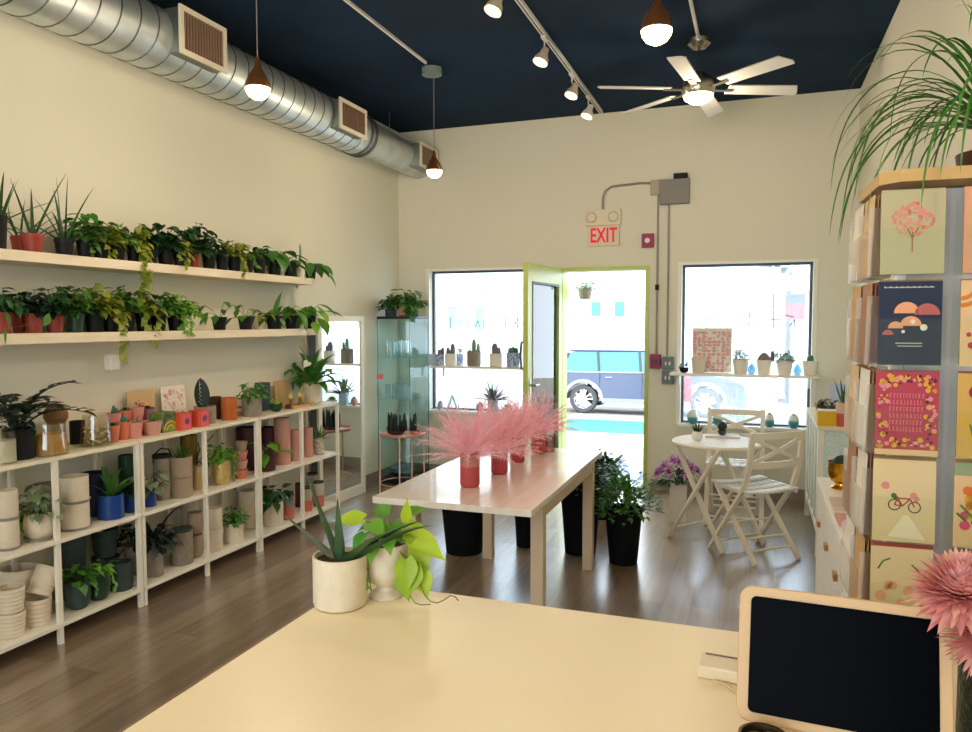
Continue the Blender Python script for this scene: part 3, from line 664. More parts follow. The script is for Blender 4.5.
boxed('patterned_box', 'small box with green blue and yellow swirls between pink pot and red boxes', 163, FX-.03, .11, .09, .115, mat('teal green print', '35503f', .6, col2='8a9a3a', nscale=14),
  [('swirl', mat('gold swirl', 'c9b03a', .6), arcs(.1,.1,(.2,.4),.1), 0)])
for px, lab in ((181, 'red box with orange sides and a purple circle, nearer of the two'), (199, 'red box with orange sides and a purple circle, farther of the two')):
    boxed('candle_box', lab, px, FX+.01, .095, .075, .1, mat('orange red carton', 'd2502e', .55),
      [('front_panel', mat('pink red print', 'd8586a', .55), rects([(-.28,.42,.06,.9)]), 0), ('circle', mat('purple print', '7a3560', .55), dots([(.07,.5,.2)], y=-.0016, n=20), 0)])
U(216, 13, 22, ZT, BX, 'brown_pot', 'small dark brown pot behind the striped leaf plant on the shelving top', 'plant pot', 'straight', 'brown')
U(230, 15, 22, ZT, FX-.02, 'orange_jar', 'burnt orange cylinder jar on the shelving top', 'jar', 'straight', 'orange')
U(240, 11, 18, ZT, BX+.03, 'patterned_pot', 'small pink and white patterned pot behind the orange jar', 'plant pot', 'straight', bands('pink white pot', [(0,'c98a84'),(.03,'e8dccb'),(.05,'b0645e'),(.065,'e8dccb')]))
U(253, 19, 18, ZT, FX, 'potted_pilea', 'grey pot of round leaf green plant right of the orange jar', 'potted plant', 'straight', 'grey', ('mound', dict(R=.12, H=.13, n=52, leaf=.05)), 'mid')
boxed('navy_box', 'tall plain navy box behind the round leaf plant', 263, BX, .09, .07, .2, mat('navy carton', '2c3a48', .6), rz=RZL)
U(277, 13, 8, ZT, FX, 'potted_moss', 'low tuft of yellow green moss next to the wooden tray', 'potted plant', 'bowl', 'yg' if 0 else 'green', ('mound', dict(R=.045, H=.03, n=40, leaf=.02, stem=False)), 'lime')
card_art('kraft_board', 'plain kraft board leaning on the wall behind the brass figures', 'board', (-3.38, at(284,395,x=-3.38).y, ZT+.002), .2, .19, RZL, .06, kraft, [('fold', mat('dark kraft', '9c7a52', .8), rects([(-.3,-.28,0,1),(.2,.22,.05,.95)]))])
p = at(298, 405, x=-3.2); o = thing('wooden_tray', 'shallow wooden tray at the front edge near the peace lily pot', 'tray', (-3.21, p.y, ZT+e), RZL)
b = MB(); b.box(-.12, .12, -.05, .05, 0, .006); b.box(-.12, .12, -.05, -.044, .006, .02); b.box(-.12, .12, .044, .05, .006, .02); b.box(-.12, -.114, -.044, .044, .006, .02); b.box(.114, .12, -.044, .044, .006, .02)
b.build('tray', mat('tray wood', 'c79a68', .6), o, smooth=False)
brass = mat('brass figure', 'c29a3e', .3, metal=1)
for px, lab in ((291, 'brass hand ornament in the wooden tray, nearer one'), (300, 'brass hand ornament in the wooden tray, farther one')):
    p = at(px, 400, x=-3.215); o = thing('brass_ornament', lab, 'ornament', (-3.215, p.y, ZT+.0075))
    b = MB(); b.lathe([(0,0),(.018,0),(.02,.012),(.012,.02),(.014,.05),(.018,.062),(0,.064)], 16); b.build('base', brass, o)
    b = MB()
    for k in range(4): b.tube([((k-1.5)*.008, 0, .06), ((k-1.5)*.009, 0, .095+.01*(k in (1,2)))], .0036, 6, .0028)
    b.build('fingers', brass, o)
for px, pmn, lab in ((289, 'burg', 'tiny dark red tealight in front of the brass ornaments'),):
    U(px, 6, 4, ZT+.007, -3.182, 'tealight', lab, 'tealight', 'straight', pmn)
# peace lily
p = at(312, 392, x=-3.25); s = mpp(p)
o = potted('potted_peace_lily', 'cream vase pot with a peace lily at the far end of the shelving top', 'potted plant', (-3.25, p.y, ZT+e), .07, .16, 'cone', 'cream', [('strap', dict(n=26, L=.40, W=.075, el=(15,85), droop=1.9)), ('broad', dict(n=10, L=.14, W=.07, stem=.2, el=(10,60)))], 'mid', seed=12)
b = MB(); b.blade((0,0,.17), (.3,-.6,1), .2, .006, 1.2, 6); b.build('flower_stalk', G['mid'], o, rs=1.2)
b = MB(); b.leaf((.05,-.12,.33), (.2,-.8,-.25), (.5,0,.8), .1, .06, .3, True); b.build('flower', mat('white spathe', 'e8ece2', .5, sub=.3), o, rs=1.2)
b = MB(); p = at(319, 358, x=-3.4); b.box(-3.425, -3.39, p.y-.06, p.y+.05, 1.0, 1.38)
tag(b.build('hanging_bag', mat('plum cloth', '4a2230', .9), bevel=.01), 'dark plum cloth bag hanging on the wall above the peace lily', 'bag')
# -------- middle shelf
def stack(n, px, w, h, z, X, name, labs, cat, pk, pm, sauc=None, group=None):
    """n equal pots standing one on another"""
    p = at(px, 480, x=X); s = mpp(p); r = w*s/2; hh = h*s/n
    for k in range(n):
        potted(name, labs[k], cat, (X, p.y, z+e+k*(hh+.0008)), r, hh-(.005 if sauc else 0), pk, pm if isinstance(pm, str) or not isinstance(pm, (list,tuple)) else pm[k], saucer=(sauc, 1.12) if sauc else None, group=group)
GSA = POT['sauc'] = mat('grey ceramic saucer', '9a968e', .5)
stack(2, 6, 20, 60, ZM, FX, 'white_pot', ['white pot with grey saucer at the near end of the middle shelf, lower of two', 'white pot with grey saucer at the near end of the middle shelf, upper of two'], 'plant pot', 'straight', 'cream', 'sauc')
U(0, 12, 14, ZM, -3.35, 'potted_pothos', 'green leaves poking in at the near end of the middle shelf', 'potted plant', 'nursery', 'black', pm(.08,.1,24,.05), 'bright')
U(37, 29, 26, ZM, FX-.01, 'potted_peperomia', 'cream pot on grey saucer holding a mottled leafy plant, middle shelf', 'potted plant', 'round', 'cream', ('mound', dict(R=.1, H=.15, n=60, leaf=.055)), 'varieg', saucer=('sauc', 1.05))
U(45, 24, 44, ZM, -3.36, 'tan_pot', 'tall tan pot half hidden behind the mottled plant on the middle shelf', 'plant pot', 'straight', 'tan')
stack(2, 73, 28, 53, ZM, FX-.01, 'cream_pot', ['cream pot with grey saucer right of the mottled plant, lower of two', 'cream pot with grey saucer right of the mottled plant, upper of two'], 'plant pot', 'straight', 'cream', 'sauc')
U(93, 26, 42, ZM, -3.345, 'blue_pot', 'large navy blue pot at the back of the middle shelf', 'plant pot', 'straight', 'navy')
U(109, 25, 24, ZM, FX, 'potted_bird_nest_fern', 'cobalt blue pot with fresh green strap leaves on the middle shelf', 'potted plant', 'straight', 'blue', ('strap', dict(n=13, L=.2, W=.035, el=(25,75), droop=1.0)), 'mid')
U(127, 17, 50, ZM, -3.34, 'dark_vase', 'tall black green cylinder vase just before the double post, middle shelf', 'vase', 'straight', 'green')
U(130, 14, 17, ZM, FX+.0, 'potted_fern', 'low blue pot beside the double shelf post on the near side', 'potted plant', 'straight', 'blue', pm(.05,.06,14,.04), 'dark')
U(148, 13, 16, ZM, FX, 'potted_aglaonema', 'blue pot with a pale speckled leaf plant just past the double post', 'potted plant', 'straight', 'blue', ('mound', dict(R=.08, H=.17, n=34, leaf=.06)), 'varieg')
o = U(161, 16, 42, ZM, FX-.05, 'lidded_canister', 'grey stoneware canister with a dark lid and black loop handle', 'canister', 'straight', 'grey')
p = at(161, 470, x=FX-.05); s = mpp(p); hh = 42*s
b = MB(); b.lathe([(0,hh),(8.6*s,hh),(8.6*s,hh+.02),(0,hh+.028)], 28); b.build('lid', POT['black'], o)
b = MB(); b.tube([(0,-.065,hh-.02),(0,-.05,hh+.03),(0,0,hh+.055),(0,.06,hh+.04),(0,.085,hh-.01)], .004, 8); b.build('handle', POT['wire'], o)
stack(2, 181, 22, 40, ZM, FX, 'tan_pot', ['tan stoneware pot under an identical one right of the lidded canister', 'tan stoneware pot stacked on an identical one, right of the lidded canister'], 'plant pot', 'straight', 'tan')
b = None
U(181, 10, 15, ZM+.125, FX, 'green_sprig', 'small green sprig standing in the upper tan pot', 'plant', 'nursery', 'black', ('aloe', dict(n=16, L=.13, W=.02, el=(45,88), thick=0)), 'mid')
p = at(190, 470, x=BX); s = mpp(p)
o = U(189, 16, 52, ZM, BX, 'watering_can', 'tall brass watering can with a thin spout behind the stacked tan pots', 'watering can', 'straight', mat('old brass', '8a7434', .35, metal=.9))
b = MB(); b.tube([(.03,.03,.20),(.07,.09,.28),(.085,.13,.315)], .006, 8, .004); b.build('spout', brass, o)
o = U(197, 11, 24, ZM, FX-.03, 'gold_vase', 'small gold vase with a curled black wire handle beside the tan pots', 'vase', 'round', mat('satin gold glaze', 'cdb684', .4, metal=.6))
b = MB(); b.tube([(0,.0,.165),(0,.025,.17),(0,.04,.15),(0,.042,.1),(0,.036,.06)], .0035, 8); b.tube([(0,.0,.165),(0,.0,.2),(0,.02,.24),(0,.015,.29)], .0035, 8); b.build('handle', POT['wire'], o)
U(221, 18, 24, ZM, FX, 'potted_pothos', 'hammered gold pot with a full green plant trailing over the middle shelf', 'potted plant', 'round', 'gold', ('mound', dict(R=.115, H=.12, n=90, leaf=.045)), 'bright', [(.9,.2,8,.04),(.3,.08,5,.035)])
for k, (c, lb) in enumerate((('coral','lowest'),('dusty','second from the bottom'),('pink','third from the bottom'),('tan','topmost'))):
    p = at(243, 460, x=FX+.02); s = mpp(p)
    potted('pink_cup_pot', 'small cone pot in the pink and tan stack, '+lb, 'plant pot', (FX+.0, p.y-.0+k*.004, ZM+e+k*9.2*s), (7.2-.35*k)*s, 9*s, 'cone', c)
U(249, 24, 42, ZM, -3.345, 'burgundy_pot', 'large burgundy pot behind the pink cone stack on the middle shelf', 'plant pot', 'straight', 'burg')
U(266, 18, 22, ZM, -3.2, 'potted_philodendron', 'burgundy pot with bright broad leaves just past the second double post', 'potted plant', 'straight', 'burg', ('broad', dict(n=11, L=.13, W=.07, stem=.09, el=(5,75))), 'bright')
U(268, 20, 36, ZM, -3.35, 'mauve_pot', 'dark mauve pot behind the bright broad leaf plant', 'plant pot', 'straight', 'burg')
stack(2, 283, 16, 46, ZM, FX-.035, 'pink_pot', ['dusty pink cylinder pot, tallest stack, lower of two', 'dusty pink cylinder pot, tallest stack, upper of two'], 'plant pot', 'straight', 'dusty')
stack(2, 295.5, 11, 31, ZM, FX-.02, 'pink_pot', ['narrow dusty pink pot beside the tallest pink stack, lower of two', 'narrow dusty pink pot beside the tallest pink stack, upper of two'], 'plant pot', 'straight', 'dusty')
stack(2, 308.5, 10, 29, ZM, FX-.02, 'pink_pot', ['dusty pink pot next to the crackled pot, lower of two', 'dusty pink pot next to the crackled pot, upper of two'], 'plant pot', 'straight', 'dusty')
U(319, 10.5, 17, ZM, FX-.0, 'potted_haworthia', 'white crackled pot with spiky green leaves at the far end of the middle shelf', 'potted plant', 'straight', mat('crackled white glaze', 'd8cdb8', .5, col2='8c8476', nscale=70), ('aloe', dict(n=14, L=.16, W=.022, el=(20,75), droop=.8)), 'mid')
# -------- bottom shelf
stack(2, 6, 26, 50, ZL, FX, 'rippled_pot', ['rippled cream clay pot at the near end of the bottom shelf, lower of two', 'rippled cream clay pot with a pink mark at the near end, upper of two'], 'plant pot', 'ripple', 'ripple')
U(32, 26, 27, ZL, FX-.01, 'rippled_pot', 'rippled cream clay pot standing under the tilted one', 'plant pot', 'ripple', 'ripple')
o = U(38, 26, 28, ZL+.1, FX-.005, 'rippled_pot', 'rippled cream clay pot lying tilted on top of another', 'plant pot', 'ripple', 'ripple')
o.rotation_euler = (R_(-32), 0, 0); o.location.z = ZL+.142; o.location.y -= .03
U(14, 34, 52, ZL, -3.355, 'rippled_pot', 'wide pale pot half hidden behind the rippled pots', 'plant pot', 'ripple', 'ripple')
stack(2, 70, 24, 66, ZL, -3.345, 'charcoal_pot', ['charcoal pot against the wall behind the trailing plant, lower of two', 'charcoal pot against the wall behind the trailing plant, upper of two'], 'plant pot', 'straight', 'teal')
U(73, 24, 28, ZL, FX, 'potted_pothos', 'charcoal teal pot with glossy leaves at the front of the bottom shelf', 'potted plant', 'round', 'teal', ('mound', dict(R=.1, H=.09, n=32, leaf=.06)), 'mid', [(.6,.05,5,.04)])
U(94, 23, 27, ZL, FX-.01, 'potted_pothos', 'dark green pot with pale edged trailing leaves on the bottom shelf', 'potted plant', 'round', 'green', ('mound', dict(R=.085, H=.08, n=24, leaf=.05)), 'bright', [(.3,.1,7,.035)])
stack(2, 103, 26, 56, ZL, -3.35, 'charcoal_pot', ['charcoal pot against the wall beside the first double post, lower of the pair', 'charcoal pot against the wall beside the first double post, upper of the pair'], 'plant pot', 'cone', 'teal')
U(117, 22, 28, ZL, FX-.01, 'charcoal_pot', 'single empty charcoal pot at the front, near the first double post', 'plant pot', 'straight', 'teal')
U(130, 17, 30, ZL, -3.34, 'potted_ivy', 'nearly black leafy plant behind the first double post on the bottom shelf', 'potted plant', 'straight', 'grey', ('mound', dict(R=.12, H=.14, n=60, leaf=.055)), 'black')
U(151, 17, 32, ZL, FX, 'potted_spider_lily', 'grey pot with dark leaves drooping over two neighbours on the bottom shelf', 'potted plant', 'straight', 'grey', [('mound', dict(R=.13, H=.12, n=70, leaf=.06)), ('strap', dict(n=18, L=.3, W=.03, el=(15,70), droop=2.6))], 'black')
o = U(179, 22, 33, ZL, FX-.01, 'lidded_crock', 'wide grey crock with a flat dark lid on the bottom shelf', 'canister', 'straight', 'grey')
p = at(179, 550, x=FX-.01); s = mpp(p); hh = 33*s; b = MB(); b.lathe([(0,hh),(11*s,hh),(11*s,hh+.012),(0,hh+.016)], 28); b.build('lid', POT['teal'], o)
stack(2, 194, 16, 45, ZL, FX-.02, 'grey_pot', ['warm grey pot by the slim post on the bottom shelf, lower of two', 'warm grey pot by the slim post on the bottom shelf, upper of two'], 'plant pot', 'round', 'tan')
U(188, 16, 52, ZL, -3.35, 'cream_cylinder', 'pale cylinder pot at the wall behind the grey stack', 'plant pot', 'straight', 'cream')
stack(2, 213, 16.5, 43, ZL, FX, 'cream_pot', ['cream cylinder pot right of the slim post, bottom shelf, lower of two', 'cream cylinder pot right of the slim post, bottom shelf, upper of two'], 'plant pot', 'straight', 'cream')
U(232, 19, 20, ZL, FX, 'potted_parsley_plant', 'short cream pot with bushy bright green foliage on the bottom shelf', 'potted plant', 'straight', 'cream', ('mound', dict(R=.1, H=.11, n=90, leaf=.035)), 'mid')
stack(2, 247, 19, 37, ZL, -3.34, 'cream_pot', ['cream pot behind the bushy bright green plant, lower of two', 'cream pot behind the bushy bright green plant, upper of two'], 'plant pot', 'straight', 'cream')
U(272, 20, 24, ZL, FX-.01, 'potted_monstera', 'cream pot with dark broad leaves spilling out, far unit bottom shelf', 'potted plant', 'straight', 'cream', ('mound', dict(R=.14, H=.12, n=46, leaf=.085)), 'dark')
for px, w, h, X, lab, top in ((287, 11.5, 27, FX, 'nearest of the front row', '8f8478'), (306.5, 9.5, 24, FX+.0, 'middle of the front row', 'b0a293'), (318, 10.5, 25, FX, 'farthest of the front row', 'c0b4a4'), (298.5, 8, 24, -3.33, 'dark plum one behind the front row', '54303a'), (312, 11, 28, -3.345, 'pale one at the wall behind the front row', 'a0938a')):
    p = at(px, 500, x=X); hh = h*mpp(p)
    U(px, w, h, ZL, X, 'two_tone_jar', 'coral bottomed cylinder jar with dark rim, '+lab, 'jar', 'straight', bands('two tone glaze '+top, [(0,'c4685a' if top != '54303a' else '54303a'),(hh*.45,top),(hh*.93,'2c2422')]))
# ---------------------------------------------------------------- tall mirror by the wall, behind the shelving end
p0, p1 = Vector((-3.345, 5.22, 0)), Vector((-3.315, 5.93, 0)); d = (p1-p0); L = d.length; rz = math.atan2(d.y, d.x)
o = thing('standing_mirror', 'tall white framed mirror on a shallow grey box standing against the wall past the shelving', 'mirror', p0, rz)
mh = 1.60; fw = .05
b = MB(); b.box(.0, L, .012, .07, 0, mh); b.build('back_box', mat('blue grey board', '5a6570', .7), o, smooth=False)
b = MB()
b.box(0, fw, -.012, .012, 0, mh); b.box(L-fw, L, -.012, .012, 0, mh); b.box(fw, L-fw, -.012, .012, 0, .09); b.box(fw, L-fw, -.012, .012, mh-.05, mh)
b.build('frame', mat('white painted frame', 'e2dccb', .45), o, smooth=False, bevel=.004)
b = MB(); b.box(fw, L-fw, .0, .011, .09, mh-.05); b.build('mirror_glass', mat('mirror', 'dfe6e4', .02, metal=1), o, smooth=False)
# ---------------------------------------------------------------- glass display cabinet in the far corner
cg = glass('aqua cabinet glass', 'fbffff', .05)
x0, x1, y0, y1 = -3.39, -3.045, 6.33, 6.76; W = x1-x0; D = y1-y0; H = 1.60
o = thing('display_cabinet', 'tall narrow glass display cabinet with a black top in the far corner', 'cabinet', (x0, y0, 0))
blk = mat('black cabinet panel', '1c2226', .4)
b = MB(); b.box(0, W, 0, D, H-.025, H); b.build('top_panel', blk, o, smooth=False, bevel=.003)
b = MB(); b.box(0, W, 0, D, 0, .04); b.build('base_panel', blk, o, smooth=False, bevel=.003)
edge = mat('cut glass edge', '3d7a80', .2)
for nm, bx in (('side_pane', (0,.005,0,D)), ('side_pane', (W-.005,W,0,D)), ('door_pane', (.006,W-.006,0,.005)), ('back_pane', (.006,W-.006,D-.005,D))):
    b = MB(); b.box(*bx, .04, H-.025); b.build(nm, glass('aqua back glass', 'effbfc', .1) if nm == 'back_pane' else cg, o, smooth=False)
for z in (.42, .80, 1.2):
    b = MB(); b.box(.008, W-.008, .008, D-.008, z, z+.006); b.build('glass_shelf', edge if 0 else glass('shelf glass', 'f6fdfd', .1), o, smooth=False)
b = MB()
for x, y in ((.0035,.0035),(W-.0035,.0035),(W-.0035,D-.0035)): b.box(x-.003, x+.003, y-.003, y+.003, .04, H-.025)
b.build('glass_edges', edge, o, smooth=False)
clr = glass('tumbler glass', 'eaf6f6', .25)
rg = random.Random(9)
for z, zn, hh in ((1.2065, 'upper', .16), (.8065, 'middle', .14), (.4265,'lower',.1)):
    for k in range(6):
        x = x0+.06+.075*(k % 4)+(.03 if k > 3 else 0); y = y0+(.1 if k < 4 else .25)
        q = tag(pot_mb('neck' if zn == 'upper' else 'straight', .028, hh, 18, False, .002)[0].build('drinking_glass', clr, loc=(x, y, z)), 'clear glass vessel standing on the %s shelf of the glass cabinet' % zn, 'glass', 'glassware on the %s cabinet shelf' % zn)
b = MB(); b.box(-.035, .035, -.002, 0, 0, .05); q = b.build('price_sign', mat('pink sign card', 'e87a90', .6), loc=(x0+.03, y0-.004, 1.0), smooth=False); tag(q, 'small pink sticker sign at the front of the glass cabinet', 'sign')
for z, lab, cy in ((.0415, 'grey glass bowl at the bottom of the glass cabinet', .2),):
    b = MB(); b.lathe([(0,0),(.06,0),(.13,.05),(.14,.09),(.135,.09),(.12,.05),(.05,.006),(0,.006)], 28); tag(b.build('glass_bowl', mat('smoky blue glass', '5f7f8c', .15), loc=(x0+.17, y0+.2, z)), lab, 'bowl')
p = at(386, 316, y=6.47); U0 = potted('potted_pothos', 'small dark bushy plant on top of the glass cabinet, black pot', 'potted plant', (-3.3, 6.45, H+e), .055, .07, 'cyl', 'teal', ('mound', dict(R=.13, H=.14, n=90, leaf=.055)), 'dark')
potted('potted_pothos', 'terracotta bowl with green and lime leaves on top of the glass cabinet', 'potted plant', (-3.14, 6.45, H+e), .085, .09, 'round', 'dusty', ('mound', dict(R=.2, H=.17, n=150, leaf=.065)), 'mid', trails=[(-.4,.12,14,.06),(-.9,.1,10,.06),(-.1,.1,10,.06)])
# ---------------------------------------------------------------- copper plant stand in front of the cabinet
cop = mat('rose gold metal', 'd6a493', .35, metal=.5)
o = thing('plant_stand', 'round rose gold plant stand with thin legs in front of the glass cabinet', 'plant stand', (-2.93, 5.93, 0))
b = MB(); b.lathe([(0,.545),(.2,.545),(.205,.565),(.2,.572),(.197,.551),(0,.551)], 40); b.build('tray_top', cop, o)
for k, a in enumerate((-2.6, -1.25, .1, 1.6)):
    b = MB(); b.tube([(.195*math.cos(a), .195*math.sin(a), .548), (.205*math.cos(a), .205*math.sin(a), 0)], .007, 8); b.build('leg', cop, o)
b = MB(); b.tube([(.2*math.cos(2*PI*k/24), .2*math.sin(2*PI*k/24), .12) for k in range(25)], .004, 6); b.build('ring', cop, o)
fing = lambda sd, n=16: ('cactus', dict(cols=[(random.Random(sd+k).uniform(-.09,.09)*(.5 if n < 12 else 1), random.Random(sd+k+50).uniform(-.035,.035), random.Random(sd+k+90).uniform(.05,.17), .009) for k in range(n)]))
potted('potted_snake_plant', 'dense clump of dark finger shaped stems on the rose gold stand, larger tray', 'potted plant', (-2.98, 5.9, .5525), .08, .035, 'bowl', 'burg', fing(1, 30), 'black')
potted('potted_snake_plant', 'smaller clump of dark finger shaped stems on the rose gold stand', 'potted plant', (-2.82, 5.95, .5525), .045, .035, 'bowl', 'coral', fing(33, 9), 'black')
# ---------------------------------------------------------------- main wooden display table
wood = mat('pale birch table top', 'ece4d8', .22, coat=.6, col2='e4d8c6', nscale=2, stretch=(10,1,1)); woodl = mat('pale birch leg', 'd0bc9e', .45)
TX0, TX1, TY0, TY1, TZ = -1.655, -.888, 3.03, 4.61, .74
o = thing('display_table', 'long pale birch table carrying the pink plume vases', 'table', ((TX0+TX1)/2, (TY0+TY1)/2, 0)); hw, hl = (TX1-TX0)/2, (TY1-TY0)/2
for ya, yb in ((-hl, .25*hl-.001), (.25*hl+.001, hl)):
    b = MB(); b.box(-hw, hw, ya, yb, TZ-.03, TZ); b.build('tabletop', wood, o, smooth=False, bevel=.002)
for x in (-1, 1):
    for y in (-1, 1):
        b = MB(); cx = -(hw-.035) if x < 0 else hw-.07; cy = hl-.075 if y > 0 else -hl+.36; b.box(cx-.031, cx+.031, cy-.031, cy+.031, 0, TZ-.03); b.build('leg', woodl, o, smooth=False, bevel=.003)
for bx in ((-hw+.006, -hw+.026, -hl+.392, hl-.107),(hw-.06, hw-.04, -hl+.392, hl-.107),(-hw+.067, hw-.102, hl-.06, hl-.04),(-hw+.067, hw-.102, -hl+.36, -hl+.38)):
    b = MB(); b.box(*bx, TZ-.12, TZ-.03); b.build('apron', woodl, o, smooth=False)
# pink plume vases
def plume(loc, r, h, label, sd, R, m):
    o = potted('pink_plume_vase', label, 'vase with plumes', loc, r, h, 'cyl', m); rg = random.Random(sd); b = MB()
    for k in range(210):
        az = rg.uniform(0, 2*PI); el = R_(rg.uniform(5, 80)); L = R*rg.uniform(.65, 1.15); d = rdir(rg, az, el); p = Vector((0,0,h*.85)); pts = [p.copy()]; dr = rg.uniform(.2, .7)
        for j in range(7):
            p = p+d*(L/7); d = (d+Vector((0,0,-dr*.14*j/3))).normalized(); pts.append(p.copy())
            if j > 1:
                for q in range(5):
                    s = (d*.9+Vector([rg.uniform(-1,1) for _ in range(3)])*.9).normalized()*rg.uniform(.02,.04); a = p-d*(L/7)*rg.random()
                    b.blade(a, s, s.length*1.0, .0028, 0, 1)
        b.tube(pts, .0011, 3, cap=False)
    b.build('plumes', G['pink'], o, rs=1.2); return o
vz = bands('mauve and coral vase', [(0,'b5474a'),(.10,'b9776c')], .5)
vz2 = bands('coral red vase', [(0,'b03c44'),(.075,'a8575a')], .45)
for px, py, wd, hgt, lab, sd, R, m in ((467,488,20,35,'mauve vase with a coral base and a wide pink plume, nearest on the table',1,.29,vz),(497,475,17,26,'short red vase with pink plumes, second on the table',2,.25,vz2),
   (515.5,463,15,26,'red vase with pink plumes, third on the table',3,.24,vz2),(536.5,454,15,25,'mauve red vase with pink plumes, farthest on the table',4,.24,vz)):
    p = at(px, py, z=TZ); s = mpp(p); plume((p.x, p.y+.04, TZ+e), wd*s/2, hgt*s, lab, sd, R, m)
b = MB(); q = at(549, 452, z=TZ); b.lathe([(0,0),(.035,0),(.04,.1),(.037,.1),(.033,.005),(0,.005)], 20); tag(b.build('glass_vase', glass('rosy glass', 'e8cfc8', .1), loc=(q.x, q.y, TZ+e)), 'empty pale glass tumbler beside the farthest plume vase', 'glass vase')
# ---------------------------------------------------------------- nursery pots on the floor round the table
def nurs(px, py, w, h, label, R, H, n, gm, leaf=.05, sd=1):
    p = at(px, py, z=0); s = mpp(p); r = w*s/2; potted('potted_shrub', label, 'potted plant', (p.x, p.y+r*.7, e), r, h*s, 'nursery', 'nav', ('shrub', dict(R=R, H=H, n=n, leaf=leaf)), gm, seed=sd)
nurs(621, 566, 38, 56, 'black nursery pot with a bright leafy shrub right of the table', .22, .22, 720, 'mid', .05, 3)
nurs(577, 556, 42, 72, 'large black nursery pot with a dark shrub behind the near right table leg', .21, .14, 600, 'dark', .06, 4)
nurs(523, 548, 25, 56, 'slim black nursery pot under the middle of the table', .13, .07, 120, 'dark', .05, 5)
nurs(600, 520, 30, 50, 'black nursery pot with dark upright leaves past the far table leg', .16, .11, 300, 'dark', .06, 6)
nurs(458, 556, 50, 64, 'widest black pot under the left half of the table', .05, .03, 20, 'black', .03, 7)
# ---------------------------------------------------------------- bistro set
bm = mat('cream painted folding metal', 'e8dec8', .45); slat = mat('white painted slat', 'e9e6e0', .4)
def chair(loc, rz, label):
    o = thing('folding_chair', label, 'chair', loc, rz); w = .2
    for sx in (-1, 1):
        x = sx*w
        b = MB(); pts = [(x,.21,.008),(x,-.02,.34),(x,-.115,.47),(x,-.165,.62),(x,-.195,.85)]
        for a, c in zip(pts, pts[1:]): b.bar(a, c, .02, .034, up=(1,0,0))
        b.build('back_upright', bm, o, smooth=False)
        b = MB(); xi = sx*(w-.025); b.bar((xi,-.21,.008), (xi,.175,.445), .02, .03, up=(1,0,0)); b.build('leg', bm, o, smooth=False)
    for a, c in (((-w,.165,.065),(w,.165,.065)),((-w+.025,-.145,.075),(w-.025,-.145,.075)),((-w+.025,-.09,.14),(w-.025,-.09,.14)),((-w,.07,.21),(w,.07,.21))):
        b = MB(); b.tube([a, c], .008, 8); b.build('stretcher', bm, o)
    b = MB(); b.bar((-w+.02,-.17,.445),(-w+.02,.19,.45),.02,.02); b.bar((w-.02,-.17,.445),(w-.02,.19,.45),.02,.02); b.build('seat_frame', bm, o, smooth=False)
    for k in range(4):
        y = -.13+k*.098; b = MB(); n = 8
        for j in range(n):
            xa, xb = -w-.005+(2*w+.01)*j/n, -w-.005+(2*w+.01)*(j+1)/n; f = lambda x: .462-.012*math.cos(x/w*PI/2)+.01*(k == 3)
            za, zb = f(xa), f(xb); b.poly([(xa,y-.04,za),(xb,y-.04,zb),(xb,y+.04,zb),(xa,y+.04,za)])
        b.build('seat_slat', slat, o, solid=.012)
    for z, y, nm in ((.825,-.192,'top_rail'),(.635,-.168,'lower_rail')):
        b = MB(); n = 8
        for j in range(n):
            xa, xb = -w+2*w*j/n, -w+2*w*(j+1)/n; g = lambda x: y-.022*math.cos(x/w*PI/2)
            b.bar((xa,g(xa),z),(xb,g(xb),z), .014, .042)
        b.build(nm, bm, o, smooth=False)
    for sg in (-1, 1):
        b = MB(); n = 6
        for j in range(n):
            ta, tb = j/n, (j+1)/n; f = lambda t: (sg*(-w+2*w*t), -.17-.022*math.sin(PI*t)-.02*t, .645+.165*t)
            b.bar(f(ta), f(tb), .012, .024)
        b.build('cross_brace', bm, o, smooth=False)
    return o
chair((.025, 5.205, 0), R_(40.5), 'white slatted folding chair turned towards the round table, nearer one')
chair((-.13, 6.03, 0), R_(180), 'white slatted folding chair under the window behind the round table')
o = thing('bistro_table', 'round white folding bistro table by the right window', 'table', (-.235, 5.42, 0), R_(-41)); tz = .715
b = MB(); r = .298
for k in range(7):
    ya, yb = -r+2*r*k/7+.003, -r+2*r*(k+1)/7-.003
    if k == 0: ya = -r*.99
    if k == 6: yb = r*.99
    pts = []
    for j in range(5): y = ya+(yb-ya)*j/4; pts.append((math.sqrt(max(1e-6, r*r-y*y)), y))
    poly = [(x, y, tz-.014) for x, y in pts]+[(-x, y, tz-.014) for x, y in reversed(pts)]
    b.prism(poly, (0,0,.014))
b.build('tabletop', slat, o, smooth=False)
b = MB(); b.tube([(r*math.cos(2*PI*k/40), r*math.sin(2*PI*k/40), tz-.012) for k in range(41)], .011, 8); b.build('rim', bm, o)
for yy, q in ((-.2, .0), (.2, .0)):
    for sg in (-1, 1):
        b = MB(); yv = yy+sg*.012; b.bar((sg*.24, yv, .008), (-sg*.22, yv, tz-.018), .02, .032, up=(0,1,0)); b.build('leg', bm, o, smooth=False)
for sg in (-1, 1): b = MB(); b.tube([(sg*.2, -.2, .08), (sg*.2, .2, .08)], .008, 8); b.build('stretcher', bm, o)
p = at(697, 441, z=tz); potted('potted_aloe', 'tiny white pot with a small spiky aloe on the round bistro table', 'potted plant', (p.x, p.y+.02, tz+e), .038, .065, 'egg', 'white', ('aloe', dict(n=10, L=.1, W=.02, el=(35,85), droop=.2)), 'black')
p = at(722, 437, z=tz); b = MB(); b.box(-.12, .12, -.06, .06, 0, .012)
